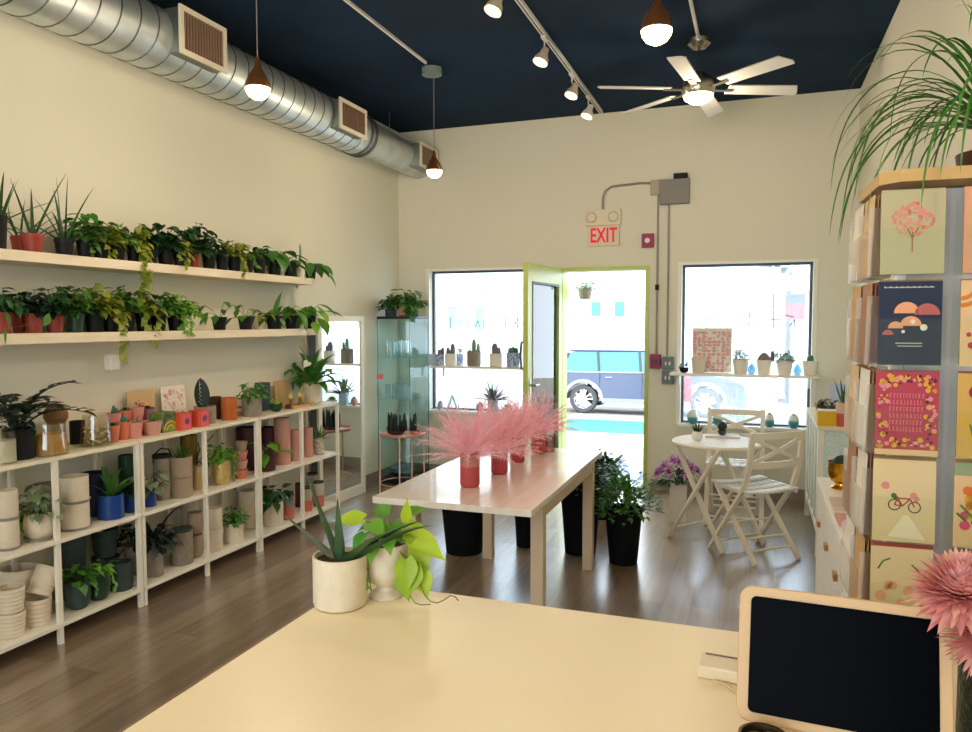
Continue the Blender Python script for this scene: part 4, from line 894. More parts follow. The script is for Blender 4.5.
tag(b.build('small_book', mat('white book cover', 'd9d4cc', .5), loc=(p.x, p.y, tz+e), rot=(0,0,.1), smooth=False, bevel=.001), 'thin white book lying on the round bistro table under the dark cactus', 'book')
potted('potted_cactus', 'dark round cactus in a small dark pot on the white book', 'potted plant', (p.x, p.y, tz+.0145), .03, .035, 'bowl', 'teal', ('ball', dict(r=.038, n=200, L=.006)), 'black')
# tall white planter with mauve flowers
p = at(677, 523, z=0); o = thing('flower_planter', 'tall square white planter of mauve flowers next to the door', 'potted plant', (p.x, p.y+.06, 0)); w = .062
b = MB(); b.box(-w, w, -w, w, 0, .3); b.build('pot', POT['white'], o, smooth=False, bevel=.004)
b = MB(); rg = random.Random(5); g_mound(b, .3, rg, .15, .13, 90, .07, .45, False); b.build('foliage', G['dark'], o, rs=1.2)
def mum(b, c, d, R, rg, n=46, pw=.26):
    c = Vector(c); d = Vector(d).normalized(); s = d.orthogonal().normalized(); t = d.cross(s)
    for k in range(n):
        a = k*2.4; q = (k+1)/n; el = R_(80-75*q); v = d*math.sin(el)+(s*math.cos(a)+t*math.sin(a))*math.cos(el)
        b.blade(c+v*R*.08, v, R*(.6+.4*q)*rg.uniform(.9,1.1), R*pw, -.5 if q < .6 else .2, 4, 0, profile=lambda z: .5+.5*math.sin(PI*z*.9))
b = MB()
cents = []
for k in range(13):
    az = k*2.4; q = math.sqrt((k+.5)/13); c = Vector((.17*q*math.cos(az), .13*q*math.sin(az), .47-.1*q*q+rg.uniform(-.02,.02))); cents.append(c); b = MB(); mum(b, c, (c.x*3, c.y*3-.2, .35), .062, rg, 30); fh = b.build('flower_head', G['purple'], o, rs=1.2); b = MB(); b.sphere(c+Vector((c.x*.1, c.y*.1-.012, .012)), .014, 8); b.build('flower_centre', mat('magenta flower centre', 'a03878', .6), fh)
# ---------------------------------------------------------------- window shelves and what stands on them
def wshelf(x0, x1, z, label, y0=6.66):
    b = MB(); b.box(x0, x1, y0, YB-.015, z-.022, z); b.box(x0+.05, x0+.07, YB-.04, YB-.014, z-.12, z-.022); b.box(x1-.07, x1-.05, YB-.04, YB-.014, z-.12, z-.022)
    return tag(b.build('window_shelf', M['white'], smooth=False, bevel=.003), label, 'shelf')
SZL = at(470, 366, y=6.74).z; SZR = at(745, 374, y=6.74).z
wshelf(-2.99, DR[0]-.08, SZL, 'white shelf across the left window holding the cactus row'); wshelf(-.70, .50, SZR, 'white shelf across the right window holding white succulent pots')
def wp(px, w, h, z, y, name, label, pk, pm_, plant, gm, cat='potted plant', **k):
    p = at(px, 370, y=y); s = mpp(p); return potted(name, label, cat, (p.x, y, z+e), w*s/2, h*s, pk, pm_, plant, gm, **k)
ys = 6.75
cc = lambda *c: ('cactus', dict(cols=c))
wp(432, 11, 11, SZL, ys, 'pale_blue_pot', 'empty pale blue pot at the corner end of the left window shelf', 'straight', 'ltblue', None, 'mid', cat='plant pot')
wp(440, 9, 11, SZL, ys, 'potted_cactus', 'blue painted pot with a stubby brown cactus, left window shelf', 'cyl', 'checker', cc((0,0,.06,.02),(.03,0,.08,.014)), 'rosy')
wp(451, 12, 12, SZL, ys, 'potted_cactus', 'white pot with three finger cacti, left window shelf', 'cyl', 'white', cc((-.03,0,.07,.016),(.02,0,.11,.02),(0,.02,.06,.014)), 'rosy')
wp(460, 7, 11, SZL, 6.84, 'potted_succulent', 'small blue painted pot with feathery grey sprigs, left window shelf', 'cyl', 'checker', ('mound', dict(R=.06, H=.08, n=26, leaf=.03)), 'grey')
wp(474, 14, 15, SZL, ys, 'potted_cactus', 'greyish pot with the tallest cactus above a grey green frill, left window shelf', 'cyl', 'grey', [cc((0,0,.13,.018),(.045,0,.09,.014)), ('mound', dict(R=.06, H=.03, n=26, leaf=.035, stem=False))], 'grey')
wp(496, 13, 13, SZL, ys, 'potted_cactus', 'white pot with one thick pointed cactus, left window shelf', 'cyl', 'white', cc((-.012,0,.11,.026),(.022,0,.07,.022)), 'rosy')
wp(513, 13, 14, SZL, ys, 'potted_cactus', 'deep blue checkered pot of clustered cacti nearest the door', 'cyl', 'checker', cc((-.03,0,.06,.018),(0,.0,.07,.02),(.03,0,.06,.018)), 'blue')
zs_ = LW[2]
wp(440, 6, 8, zs_, 6.885, 'blue_ornament', 'small blue ornament beside the white tent card on the left window sill', 'egg', 'checker', ('rosette', dict(R=.03, n=10)), 'blue', cat='ornament')
p = at(452, 400, y=6.88); o = thing('tent_card', 'folded pale blue tent shaped card on the left window sill', 'card', (p.x, 6.885, zs_+e), R_(35))
b = MB(); b.prism([(-.055,0,0),(-.05,0,0),(.0,0,.145),(0,0,.155)], (0,.09,0)); b.prism([(.055,0,0),(0,0,.155),(0,0,.145),(.05,0,0)], (0,.09,0)); q = b.build('folded_panel', mat('pale blue card', 'bcd3e2', .6), o, smooth=False); q.location.y = -.045
wp(480, 8, 8, zs_, 6.885, 'clay_ornament', 'small pale clay ornament in the middle of the left window sill', 'egg', 'dusty', ('dome', dict(r=.02, h=.02)), 'rosy', cat='ornament')
p = at(497, 400, y=6.86)
wp(493, 11, 14, zs_, 6.885, 'potted_tillandsia', 'white pot of spiky rosy striped leaves on the left window sill', 'straight', 'ltblue', ('aloe', dict(n=30, L=.26, W=.042, el=(10,88), droop=.8)), 'rosy')
wp(508, 12, 5, zs_, 6.885, 'potted_lime_succulent', 'low lime green succulent beside the rosy spiky plant on the sill', 'bowl', 'white', ('rosette', dict(R=.06, n=26, W=.03)), 'lime')
# right window
yr = 6.74
wp(684, 9, 5, SZR, yr, 'potted_succulent', 'tiny dark plant at the door end of the right window shelf', 'bowl', 'black', ('mound', dict(R=.04, H=.05, n=20, leaf=.03, stem=False)), 'blue')
wp(698.5, 15, 15.5, SZR, yr, 'cream_pot', 'plain cream pot in front of the pink patterned board, only soil inside', 'cone', 'cream', None, 'mid', cat='plant pot')
o = card_art('patterned_board', 'square board with a pink and grey mottled pattern standing on the right window shelf', 'board', (at(712,352,y=6.83).x, 6.82, SZR+.002), .33, .39, .05, .03, ivory,
  [('pink_pattern', mat('pink print', 'e3a0a4', .8), rects([(-.48+.12*i+rnd.uniform(-.02,.02), -.40+.12*i+rnd.uniform(-.02,.03), .03+.07*j+rnd.uniform(-.01,.01), .085+.07*j) for i in range(8) for j in range(13) if rnd.random() < .8])),
   ('grey_pattern', mat('grey print', 'b0a8ae', .8), dots([(-.45+.1*i+rnd.uniform(-.03,.03), .06+.09*j+rnd.uniform(-.02,.02), .022) for i in range(10) for j in range(10) if rnd.random() < .7], y=-.0014))])
for px, w, lab, pl, gm in ((740.5,16,'white pot with a pointed grey green succulent, first right of the patterned board',('mound', dict(R=.065,H=.12,n=90,leaf=.032,stem=False)),'grey'),
   (764,15,'white pot with a dark clump and a tan shoot, second right of the patterned board',[('dome', dict(r=.05,h=.06,n=40)), cc((.065,0,.09,.014))],'rosy'),
   (784.5,16,'white pot with a leafy grey green succulent, third right of the patterned board',('mound', dict(R=.08,H=.09,n=70,leaf=.045,stem=False)),'grey'),
   (810,15,'white pot with a single round cactus at the far right of the window shelf',cc((0,0,.06,.024)),'blue')):
    wp(px, w, 14.5, SZR, yr, 'potted_succulent', lab, 'cone', 'white', pl, gm)
for px, lab in ((751.5, 'clear blue glass ornament between the first two white pots'), (797.5, 'clear blue glass ornament left of the round cactus pot')):
    p = at(px, 370, y=yr); b = MB(); b.lathe([(0,0),(.02,0),(.035,.03),(.028,.06),(.01,.085),(0,.1)], 18); tag(b.build('glass_ornament', glass('blue crystal', '9cc4dc', .2), loc=(p.x, yr+.03, SZR+e)), lab, 'ornament')
dip = bands('teal dipped glaze', [(0,'3f8e92'),(.052,'7fb0a8'),(.066,'d9dcd0')], .3)
for px, w, lab in ((692.5,10.5,'teal dipped egg pot on the right window sill, nearest the door'),(717.5,10,'teal dipped egg pot on the right sill, seen through the chair back'),(769.5,9.5,'teal dipped egg pot on the right sill, third along'),(793.5,10.5,'teal dipped egg pot on the right sill, farthest from the door')):
    p = at(px, 424, y=6.885); s = mpp(p); potted('potted_succulent', lab, 'potted plant', (p.x, 6.885, RW[2]+e), w*s/2, 13*s, 'egg', dip, ('rosette', dict(R=.03, n=12)) if px < 700 else ('dome', dict(r=.02, h=.02)), 'grey' if px < 720 else 'rosy')
# big pale plant outside the right window
potted('potted_palm', 'pale feathery palm like plant standing outside the right window', 'potted plant', (-.12, 7.75, -.02), .16, .5, 'nursery', 'grey', [('aloe', dict(n=60, L=.5, W=.018, el=(20,88), droop=1.3, thick=0))], 'grey')
b = MB(); p = at(686, 390, y=7.3); b.box(p.x-.05, p.x+.05, 7.3, 7.31, .78, 1.02); b.box(p.x-.065, p.x-.05, 7.298, 7.312, -.02, 1.04); tag(b.build('red_banner', mat('red banner cloth', 'd8304c', .8), smooth=False), 'red strip of a banner outside the right window', 'banner')
# ---------------------------------------------------------------- right wall: glass sided cabinet, then dresser
cw = mat('whitewashed wood', 'e4d6b8', .5)
bub = mat('bubbled frosted glass', 'cfe0d8', .25, bump=1, bscale=70, trans=.0, spec=.8)
o = thing('bubble_glass_cabinet', 'white framed side cabinet with bubbled glass panels carrying the yellow box', 'cabinet', (.40, 5.27, 0)); W, D, H = .355, 1.15, .865
b = MB(); b.box(-.005, W, -.01, D, H-.025, H); b.build('top_board', cw, o, smooth=False, bevel=.002)
for x, y in ((0,0),(W-.035,0),(0,D-.035),(W-.035,D-.035)): b = MB(); b.box(x, x+.035, y, y+.035, 0, H-.025); b.build('corner_post', M['white'], o, smooth=False)
b = MB(); b.box(.035, W-.035, .01, .02, .2, H-.025); b.box(.01, .02, .035, D-.035, .2, H-.025); b.build('glass_panel', bub, o, smooth=False)
b = MB(); b.box(.035, W-.035, 0, .03, .16, .2); b.box(0, .03, .035, D-.035, .16, .2); b.build('lower_rail', M['white'], o, smooth=False)
for k in range(5):
    b = MB(); y = .035+(D-.1)*k/4; b.box(.0, .009, y, y+.03, .2, H-.025); b.build('side_slat', M['white'], o, smooth=False)
zc = H+e
p = at(828, 421, y=5.33); b = MB(); b.box(-.075, .075, -.05, .05, 0, .095)
o = tag(b.build('yellow_box', mat('mustard yellow paper', 'd8ac1c', .6), loc=(p.x+.01, 5.36, zc), smooth=False, bevel=.002), 'bright yellow box on the bubble glass cabinet', 'box')
b = MB(); b.box(-.07, .07, -.045, .045, .0, .006); b.build('box_rim', M['white'], o, loc=(0,0,.095), smooth=False)
potted('potted_succulent', 'dark grey low succulents behind the yellow box', 'potted plant', (.50, 5.50, zc), .06, .08, 'bowl', 'grey', ('mound', dict(R=.1, H=.09, n=46, leaf=.04)), 'black')
potted('potted_succulent', 'small coral pot with brownish sprigs at the window end of the bubble glass cabinet', 'potted plant', (.455, 5.62, zc), .04, .08, 'cone', 'coral', ('mound', dict(R=.05, H=.07, n=40, leaf=.03)), 'brown')
p = at(848, 423, y=5.33); o = potted('potted_aloe', 'pink and coral cylinder pot with tall aloe spikes next to the yellow box', 'potted plant', (.555, 5.33, zc), .05, .155, 'straight', bands('pale pink over coral', [(0,'c9604f'),(.085,'d9b49c')]), ('aloe', dict(n=7, L=.2, W=.028, el=(62,88), droop=.1)), 'blue')
card_art('framed_print', 'pale blue and coral striped print standing behind the dark succulents', 'print', (.60, 5.80, zc+.001), .18, .24, 0, .05, mat('pale blue print', 'b8c6dc', .7), [('stripes', mat('coral stripe', 'd86a62', .7), lines([(.0,.1,.35,.9),(.12,.05,.45,.8)], .03))])
# dresser
o = thing('dresser', 'white low dresser with small brass tab handles behind the card rack', 'dresser', (.31, 2.35, 0)); W, D, H = .46, 1.5, .805
b = MB(); b.box(0, W, 0, D, .06, H-.02); b.box(.03, W, .03, D-.03, 0, .06); b.build('body', M['white'], o, smooth=False)
b = MB(); b.box(-.02, W, -.01, D+.01, H-.02, H); b.build('top', M['white'], o, smooth=False, bevel=.002)
tabm = mat('brushed brass tab', 'b08a4a', .4, metal=.7)
for k in range(4):
    y0 = .01+k*.372; b = MB(); b.box(-.016, -.001, y0, y0+.364, .08, H-.03); q = b.build('door', M['white'], o, smooth=False, bevel=.002)
    hy = y0+(.31 if k % 2 == 0 else .06)
    b = MB(); b.box(-.03, -.016, y0+.15, y0+.20, .62, .645); b.build('handle', tabm, q, smooth=False)
zd = H+e
def onD(px, py): p = at(px, py, z=.8); return p
potted('brass_bowl_plant', 'shiny brass footed bowl of dark plants on the dresser', 'potted plant', (.375, 3.62, zd), .062, .12, 'footed', mat('polished brass', 'd09a2c', .18, metal=1), ('dome', dict(r=.04, h=.03, n=40)), 'black')
potted('clay_jar', 'rosy grey cylinder jar at the wall side of the dresser', 'jar', (.49, 3.70, zd), .07, .15, 'straight', mat('rosy grey clay', '9c7f78', .6))
for x, y, w, d, c, lab in ((.38, 3.28, .15, .2, 'c9b8a4', 'beige booklet lying on the dresser below the brass bowl'), (.355, 3.02, .11, .17, 'd49a90', 'pink booklet lying at the front edge of the dresser')):
    b = MB(); b.box(-w/2, w/2, -d/2, d/2, 0, .012); tag(b.build('booklet', mat('booklet '+c, c, .5), loc=(x, y, zd), smooth=False), lab, 'booklet')
# ---------------------------------------------------------------- greeting card spinner rack
RX, RY = .385, 1.98; zt_ = 1.872
o = rack = thing('card_rack', 'tall greeting card spinner with clear pockets and a wooden octagonal top', 'card rack', (RX, RY, 0), .03)
def octo(hw, c): return [(-hw+c,-hw),(hw-c,-hw),(hw,-hw+c),(hw,hw-c),(hw-c,hw),(-hw+c,hw),(-hw,hw-c),(-hw,-hw+c)]
rw = mat('light oak edge', 'c8a468', .5)
hwk = .168; ch = .04
b = MB(); b.prism([((x+.012)*.9, y, zt_-.026) for x, y in octo(hwk, ch)], (0,0,.026)); b.build('top_board', rw, o, smooth=False)
b = MB(); b.prism([(x, y, .10) for x, y in octo(hwk, ch)], (0,0,.02)); b.build('base_board', rw, o, smooth=False)
b = MB(); b.cyl((0,0,.03), .022, .07); b.cyl((0,0,.12), .022, zt_-.146); b.build('pole', mat('grey pole', '8a8a88', .4, metal=.6), o)
b = MB(); b.lathe([(0,0),(.2,0),(.2,.015),(.03,.03),(0,.03)], 32); b.build('foot', mat('grey rack foot', '6f6f70', .5), o)
acr = glass('clear acrylic', 'fcfefc', .018)
b = MB(); q = .07; b.box(-q, q, -q, -q+.004, .12, zt_-.03); b.box(-q, q, q-.004, q, .12, zt_-.03); b.box(-q, -q+.004, -q+.005, q-.005, .12, zt_-.03); b.box(q-.004, q, -q+.005, q-.005, .12, zt_-.03)
b.build('core_panel', mat('greyed acrylic core', 'e6e4e6', .2, spec=1), o, smooth=False)
TIERS = [1.650, 1.455, 1.259, 1.068, .874, .680, .486, .292]
CWd, CHt = .128, .18
faces = []     # (centre x, centre y, rotz): local -y outward
for f, ang, cxs in ((0, 0, (-.078, .078)), (1, -PI/2, (-.104, .046)), (2, PI/2, (-.046, .104))):
    for cx in cxs:
        v = Matrix.Rotation(ang, 3, 'Z') @ Vector((cx, -.135 if f == 0 else -.122, 0)); faces.append((f, cx, v.x, v.y, ang))
arts_ = {}
def fl(seed, n, c, box=(-.4,.4,.1,.9), r=(.03,.08)):
    rg = random.Random(seed); return dots([(rg.uniform(box[0], box[1]), rg.uniform(box[2], box[3]), rg.uniform(*r)) for _ in range(n)])
def ring_dots(n, cx, cz, rx, rz_, r, seed=0):
    rg = random.Random(seed); return dots([(cx+rx*math.cos(2*PI*k/n)+rg.uniform(-.03,.03), cz+rz_*math.sin(2*PI*k/n)+rg.uniform(-.02,.02), rg.uniform(r*.6, r*1.3)) for k in range(n)])
def box_dots(n, r, seed):
    rg = random.Random(seed); o = []
    while len(o) < n:
        x, z = rg.uniform(-.45, .45), rg.uniform(.1, .96)
        if abs(x) > .3 or z > .84 or z < .22: o.append((x, z, rg.uniform(r*.4, r*1.3)))
    return dots(o, y=-.0008-.0002*seed)
rg = random.Random(4)
treedots = [( .34*math.sqrt(rg.random())*math.cos(a), .64+.2*math.sqrt(rg.random())*math.sin(a), rg.uniform(.012,.035)) for a in [rg.uniform(0, 6.28) for _ in range(120)]]
navy = mat('midnight blue card', '14243f', .6); crimson = mat('raspberry card', 'b03a50', .6); parch = mat('parchment card', 'd8c294', .7); sage = mat('sage cream card', 'b5ac88', .7); tanc = mat('tan card', 'dcb88a', .7)
ARTS = {
 (0,-.078,0): ('greeting card of a round coral blossom tree, top pocket of the card rack', sage, [('tree_crown', mat('coral blossom ink', 'd98a6c', .8), dots(treedots[:70])), ('tree_crown_pale', pinkink, dots(treedots[70:], y=-.0012)), ('tree_trunk', mat('tree trunk ink', '9c6a58', .8), lines([(0,.26,0,.5),(0,.42,-.08,.54),(0,.42,.09,.55)], .012))]),
 (0,-.078,1): ('midnight blue greeting card with mushroom shapes, second pocket from the top', navy, [('toadstools', peach, lambda b, w, h: (arcs(-.05,.62,(0,),.2)(b, w, h), arcs(-.22,.44,(0,),.12)(b, w, h), arcs(.02,.47,(0,),.17)(b, w, h))), ('toadstool_rose', mat('rose ink', 'b0605e', .8), lambda b, w, h: (arcs(.27,.6,(0,),.2)(b, w, h), arcs(-.34,.36,(0,),.09)(b, w, h))), ('snow_dots', ivory, dots([(.22,.45,.06),(.05,.52,.04),(-.1,.4,.03)], y=-.0014))]),
 (0,-.078,2): ('raspberry red greeting card with a gold flower border, third pocket down', crimson, [('flower_border', yelink, box_dots(60, .04, 1)), ('flower_border_dark', darkink, box_dots(50, .025, 2)), ('flower_border_rose', mat('soft rose ink', 'd98a8c', .8), box_dots(34, .035, 3)), ('lower_band', tanc, rects([(-.5,.5,0,.07)]))]),
 (0,-.078,3): ('parchment greeting card with a red bicycle and balloon, fourth pocket down', parch, [('wheels', darkink, lambda b, w, h: (arcs(-.15,.45,(.085,),.02,0,2*PI)(b, w, h), arcs(.17,.43,(.085,),.02,0,2*PI)(b, w, h))), ('bicycle_frame', redink, lines([(-.15,.45,-.02,.44),(-.02,.44,.1,.53),(.1,.53,.17,.43),(-.1,.53,-.02,.44),(-.1,.53,.1,.53),(-.15,.45,-.1,.53)], .012)), ('balloon', pinkink, dots([(-.3,.68,.07),(.15,.57,.06),(.2,.53,.05)], n=12)), ('leaves', greenink, dots([(-.16,.56,.05),(-.12,.53,.04)])), ('path', mat('pale road ink', 'e6d8b8', .8), lambda b, w, h: b.poly([(-.25*w,-.0009,.06*h),(.35*w,-.0009,.04*h),(.08*w,-.0009,.33*h),(.0,-.0009,.33*h)]))]),
 (0,-.078,4): ('cream greeting card with an orange floral spray, lowest pocket showing above the screen', mat('cream yellow card', 'd8c494', .7), [('flowers', peach, fl(5, 14, 0, (-.35,.4,.25,.55), (.04,.1))), ('leaves', greenink, lines([(-.28,.02,-.34,.2),(-.2,.0,-.18,.22),(-.16,.02,-.02,.24),(-.38,.72,-.3,.82),(-.3,.82,-.18,.86),(.16,.8,.28,.72),(.28,.72,.36,.62)], .014))]),
 (0,.078,0): ('peach pink greeting card in the top pocket of the right column', mat('peach card', 'd69c78', .6), []),
 (0,.078,1): ('tan greeting card with orange arcs and small berries, second pocket of the right column', tanc, [('orange_arcs', mat('orange ink', 'cf7a30', .8), lambda b, w, h: (arcs(-.5,.95,(.2,.32),.07,-PI/2,0)(b, w, h), arcs(.1,.75,(.1,),.06)(b, w, h))), ('berries', redink, fl(8, 9, 0, (-.42,.4,.15,.5), (.03,.06))), ('berries_blue', blueink, fl(9, 7, 0, (-.4,.4,.12,.4), (.03,.06)))]),
 (0,.078,2): ('ochre greeting card with a dark red heart, third pocket of the right column', mat('ochre card', 'cda355', .7), [('heart', mat('plum heart ink', '8a2f44', .8), lambda b, w, h: (dots([(-.2,.78,.13),(.0,.78,.13)], n=16)(b, w, h), b.poly([(-.33*w,-.0009,.77*h),(-.1*w,-.0009,.6*h),(.13*w,-.0009,.77*h)]))), ('blooms', yelink, fl(11, 10, 0, (-.42,.4,.15,.45), (.04,.07))), ('stems', greenink, lines([(-.2,.1,-.3,.4),(0,.1,.05,.4)], .015))]),
 (0,.078,3): ('sand coloured greeting card with a bright bouquet, fourth pocket of the right column', tanc, [('bouquet_orange', mat('bright orange ink', 'd8722c', .8), fl(12, 8, 0, (-.35,.4,.5,.75), (.06,.12))), ('bouquet_yellow', yelink, fl(13, 12, 0, (-.38,.4,.3,.6), (.04,.09))), ('bouquet_pink', mat('hot pink ink', 'c83c6c', .8), fl(14, 8, 0, (-.42,.4,.2,.45), (.04,.09))), ('bouquet_blue', blueink, fl(15, 4, 0, (-.3,.4,.1,.3), (.05,.09))), ('bouquet_leaves', greenink, lines([(-.45,.4,-.3,.3),(-.4,.5,-.2,.35),(-.1,.1,0,.4)], .02)), ('top_band', mat('sage band', '8f9c78', .8), rects([(-.5,.5,.85,1)]))]),
}
tc_ = ['a87a58', 'e6dcc6', 'd8b988', 'e9e2d2', 'c9a06a']
ang0 = .03
cardi = 0
for ti, z in enumerate(TIERS):
    for f, cx, vx, vy, ang in faces:
        if ti > 4 and f == 3: continue
        # clear pocket: local frame, -y outward
        b = MB(); w = CWd/2+.004; y0, y1 = -.034, .012
        b.box(-w, w, y0, y0+.0015, -.004, .10); b.box(-w, w, y0+.0016, y1, -.004, -.0025); b.box(-w, -w+.0015, y0+.0016, y1, -.002, .15); b.box(w-.0015, w, y0+.0016, y1, -.002, .15); b.box(-w, w, y1+.0001, y1+.0016, -.004, .188)
        pk = b.build('pocket', acr if f != 1 else glass('daylight hazed acrylic', 'ffffff', .08, haze=.3), rack, loc=(vx, vy, z), rot=(0,0,ang), smooth=False)  # left pockets: white haze stands in for daylight shining on clear acrylic
        if ti > 5 or f == 2: continue
        R3 = Matrix.Rotation(ang0, 3, 'Z')
        def place(dx, dy, dz):
            v = Matrix.Rotation(ang, 3, 'Z') @ Vector((dx, dy, 0)) + Vector((vx, vy, 0)); v = R3 @ v; return Vector((RX+v.x, RY+v.y, z+dz))
        key = (f, cx, ti)
        lean = -.02
        if key in ARTS:
            lab, bmk, ar = ARTS[key]; c = card_art('greeting_card', lab, 'greeting card', place(0, -.028, .0), CWd-.006, CHt, ang+ang0, .035, bmk, ar, t=.0012)
            if key == (0,-.078,1):
                text('lettering', 'the quiet little mushroom wood', .0075, ivory, c, (0, -.0012, CHt*.93), (PI/2,0,0), extrude=.0001) if 0 else None
                b2 = MB()
                for i in range(26): b2.box(-.05+i*.0037, -.0478+i*.0037, -.0012, -.0008, .166, .166+(.002 if i % 3 else .0035))
                for i in range(14): b2.box(-.026+i*.0037, -.0238+i*.0037, -.0012, -.0008, .046, .0482); b2.box(-.022+i*.0034, -.0200+i*.0034, -.0012, -.0008, .040, .0418)
                b2.build('lettering', ivory, c, smooth=False)
            if key == (0,-.078,2):
                b2 = MB(); rr = random.Random(6)
                for row in range(6):
                    x = -.034
                    while x < .03: ww = rr.uniform(.003,.006); b2.box(x, x+ww*.55, -.0012, -.0008, .052+row*.0145, .052+row*.0145+.010); b2.box(x, x+ww, -.0012, -.0008, .052+row*.0145+(.0085 if row % 2 else 0), .052+row*.0145+(.010 if row % 2 else .0015)); x += ww+.002
                b2.build('lettering', mat('pale raspberry ink', 'cf6f78', .8), c, smooth=False)
        elif ti < 5 or f == 0:
            col = tc_[(ti*3+f+(cx > 0)) % 5]
            c = card_art('greeting_card', {0: 'plain card low on the rack hidden by the screen', 1: 'brown greeting card seen edge on in a side pocket facing the door wall', 2: 'card in a pocket facing the right wall'}[f] if 0 else 'brown or cream greeting cards seen edge on in the left side pockets' if f == 1 else 'plain greeting cards in the hidden pockets of the spinner rack', 'greeting card', place(0, -.028, 0), CWd-.006, CHt, ang+ang0, .035, mat('card '+col, col, .7), [], t=.0012, group='cards in the left side pockets' if f == 1 else 'cards in the hidden pockets')
        # envelopes behind
        if ti < 5 and f in (0, 1):
            ec = mat('kraft envelope', 'b98a58', .8) if (ti+f) % 2 else mat('rose envelope', 'a8706c', .8)
            if key == (0,-.078,4) : ec = mat('coral envelope', 'c8584e', .8)
            for j in range(3):
                bb = MB(); bb.box(-CWd/2+.004, CWd/2-.003, 0, .0018, 0, CHt-.002+.003*j)
                tag(bb.build('envelope', ec, loc=place(.001*j+.0015, -.0185+.006*j, .0), rot=(-.02, 0, ang+ang0), smooth=False), 'plain envelopes tucked behind the cards in the rack pockets', 'envelope', 'envelopes in the card rack')
# ponytail palm on the rack
zp = zt_+e
o = thing('potted_ponytail_palm', 'spiky arching palm standing on top of the card rack', 'potted plant', (RX+.13, RY+.04, zp)); rg = random.Random(21)
b, ri, zs = pot_mb('bowl', .085, .06, 28); b.build('pot', POT['brown'], o)
b = MB(); b.lathe([(0,0),(ri*.99,0)], 20); b.build('soil', M['soil'], o, loc=(0,0,zs))
b = MB(); b.lathe([(0,0),(.03,0),(.02,.03),(.015,.05),(0,.055)], 14, (0,0,zs)); b.build('trunk', POT['tan'], o)
b = MB()
for k in range(110):
    az = rg.uniform(0, 2*PI); el = R_(rg.uniform(15, 85)); L = rg.uniform(.25, .5)
    if math.cos(az) > .6: L *= .6
    b.blade((.01*math.cos(az), .01*math.sin(az), zs+.045), rdir(rg, az, el), L, rg.uniform(.009,.014), rg.uniform(2.4, 5), 14, 0, profile=lambda t: (1-t)**.5)
for az, el, L, dr in ((2.9,55,.62,4.4),(3.2,60,.6,4.6),(3.0,35,.55,3.6),(3.4,40,.5,3.8),(2.6,50,.66,3.9),(2.3,45,.75,3.2),(2.4,30,.7,3.0),(2.2,55,.8,3.6),(2.0,40,.7,3.0),(2.15,35,.85,2.8),(3.6,70,.6,4.8),(1.9,50,.7,3.4),(2.5,60,.8,4),(2.35,40,.8,3.3),(2.1,30,.75,2.6)):
    b.blade((0,0,zs+.045), rdir(rg, az, R_(el)), L*.85, .013, dr*1.35, 22, 0, profile=lambda t: (1-t)**.5)
clampb(b, o.location); b.build('foliage', G['mid'], o, rs=1.2)
# ---------------------------------------------------------------- counter
CZ = .95
o = thing('counter', 'cream topped sales counter in the foreground', 'counter', (.0, 0, 0))
ctop = mat('cream satin counter top', 'f0dfba', .34, col2='ecd9b2', nscale=2)
b = MB(); b.box(-.864, .76, -.3, 1.492, CZ-.03, CZ); b.build('worktop', ctop, o, smooth=False, bevel=.003)
b = MB(); b.box(-.82, .74, -.2, 1.44, 0, CZ-.03); b.build('body', M['white'], o, smooth=False)
zc = CZ+e
# aloe pot and footed vase
p = at(341, 612, z=CZ); rr = 27.5*mpp(p)
potted('potted_aloe', 'cream cylinder pot holding a long leaved aloe at the counter corner', 'potted plant', (p.x-.022, p.y+.035, zc), rr, .108, 'cyl', 'cream', [('aloe', dict(n=2, L=.01, W=.01))], 'aloe', n=40)
o = [q for q in C.objects if q.name.startswith('potted_aloe')][-1]
o = max([q for q in C.objects if q.get('label', '').startswith('cream cylinder pot holding')], key=lambda q: 1)
for q in list(kids(o)):
    if q.name.startswith('foliage'): bpy.data.objects.remove(q)
b = MB(); zz = .09
for d, L, W, dr, th in (((-.42,-.0,1),.2,.02,-.1,.45),((-.12,.15,1),.13,.018,-.1,.4),((-.9,-.1,.75),.15,.022,.1,.4),((.02,.1,1),.07,.012,0,.4),((.95,.1,.62),.25,.03,.5,.5),((.9,.3,.72),.22,.026,.6,.5),((.85,-.25,.75),.19,.026,.5,.5),((.75,.2,.5),.16,.024,.7,.5)):
    b.blade((d[0]*.012, d[1]*.012, zz), d, L*(.88 if d[0] > .5 else 1.05), W*1.55, dr, 12, W*th*1.3)
b.build('foliage', G['aloe'], o, rs=1.2)
p = at(391, 600, z=CZ); rr = 24*mpp(p)
o = potted('potted_philodendron', 'footed cream vase with lime and green heart leaves hanging over its side', 'potted plant', (p.x-.022, p.y+.02, zc), rr, .12, 'footed', 'cream', ('mound', dict(R=.01, H=.01, n=1, leaf=.01)), 'lime', n=40)
for q in list(kids(o)):
    if q.name.startswith('foliage'): bpy.data.objects.remove(q)
bg, bl, bs = MB(), MB(), MB(); rg = random.Random(8); zz = .115
def hl(mb, x, y, z, dx, dy, dz, L, W=None, curl=.4, up=(0,-.5,1)): x, y, z = x*.9, y, z*.9+.006; bs.tube([(0,0,zz),(x*.5,y*.5,zz+(z-zz)*.7+.015),(x,y,z)], .0014, 5, cap=False); mb.leaf((x,y,z), (dx,dy,dz), up, L*.85, (W or L*.68)*.85, curl, True)
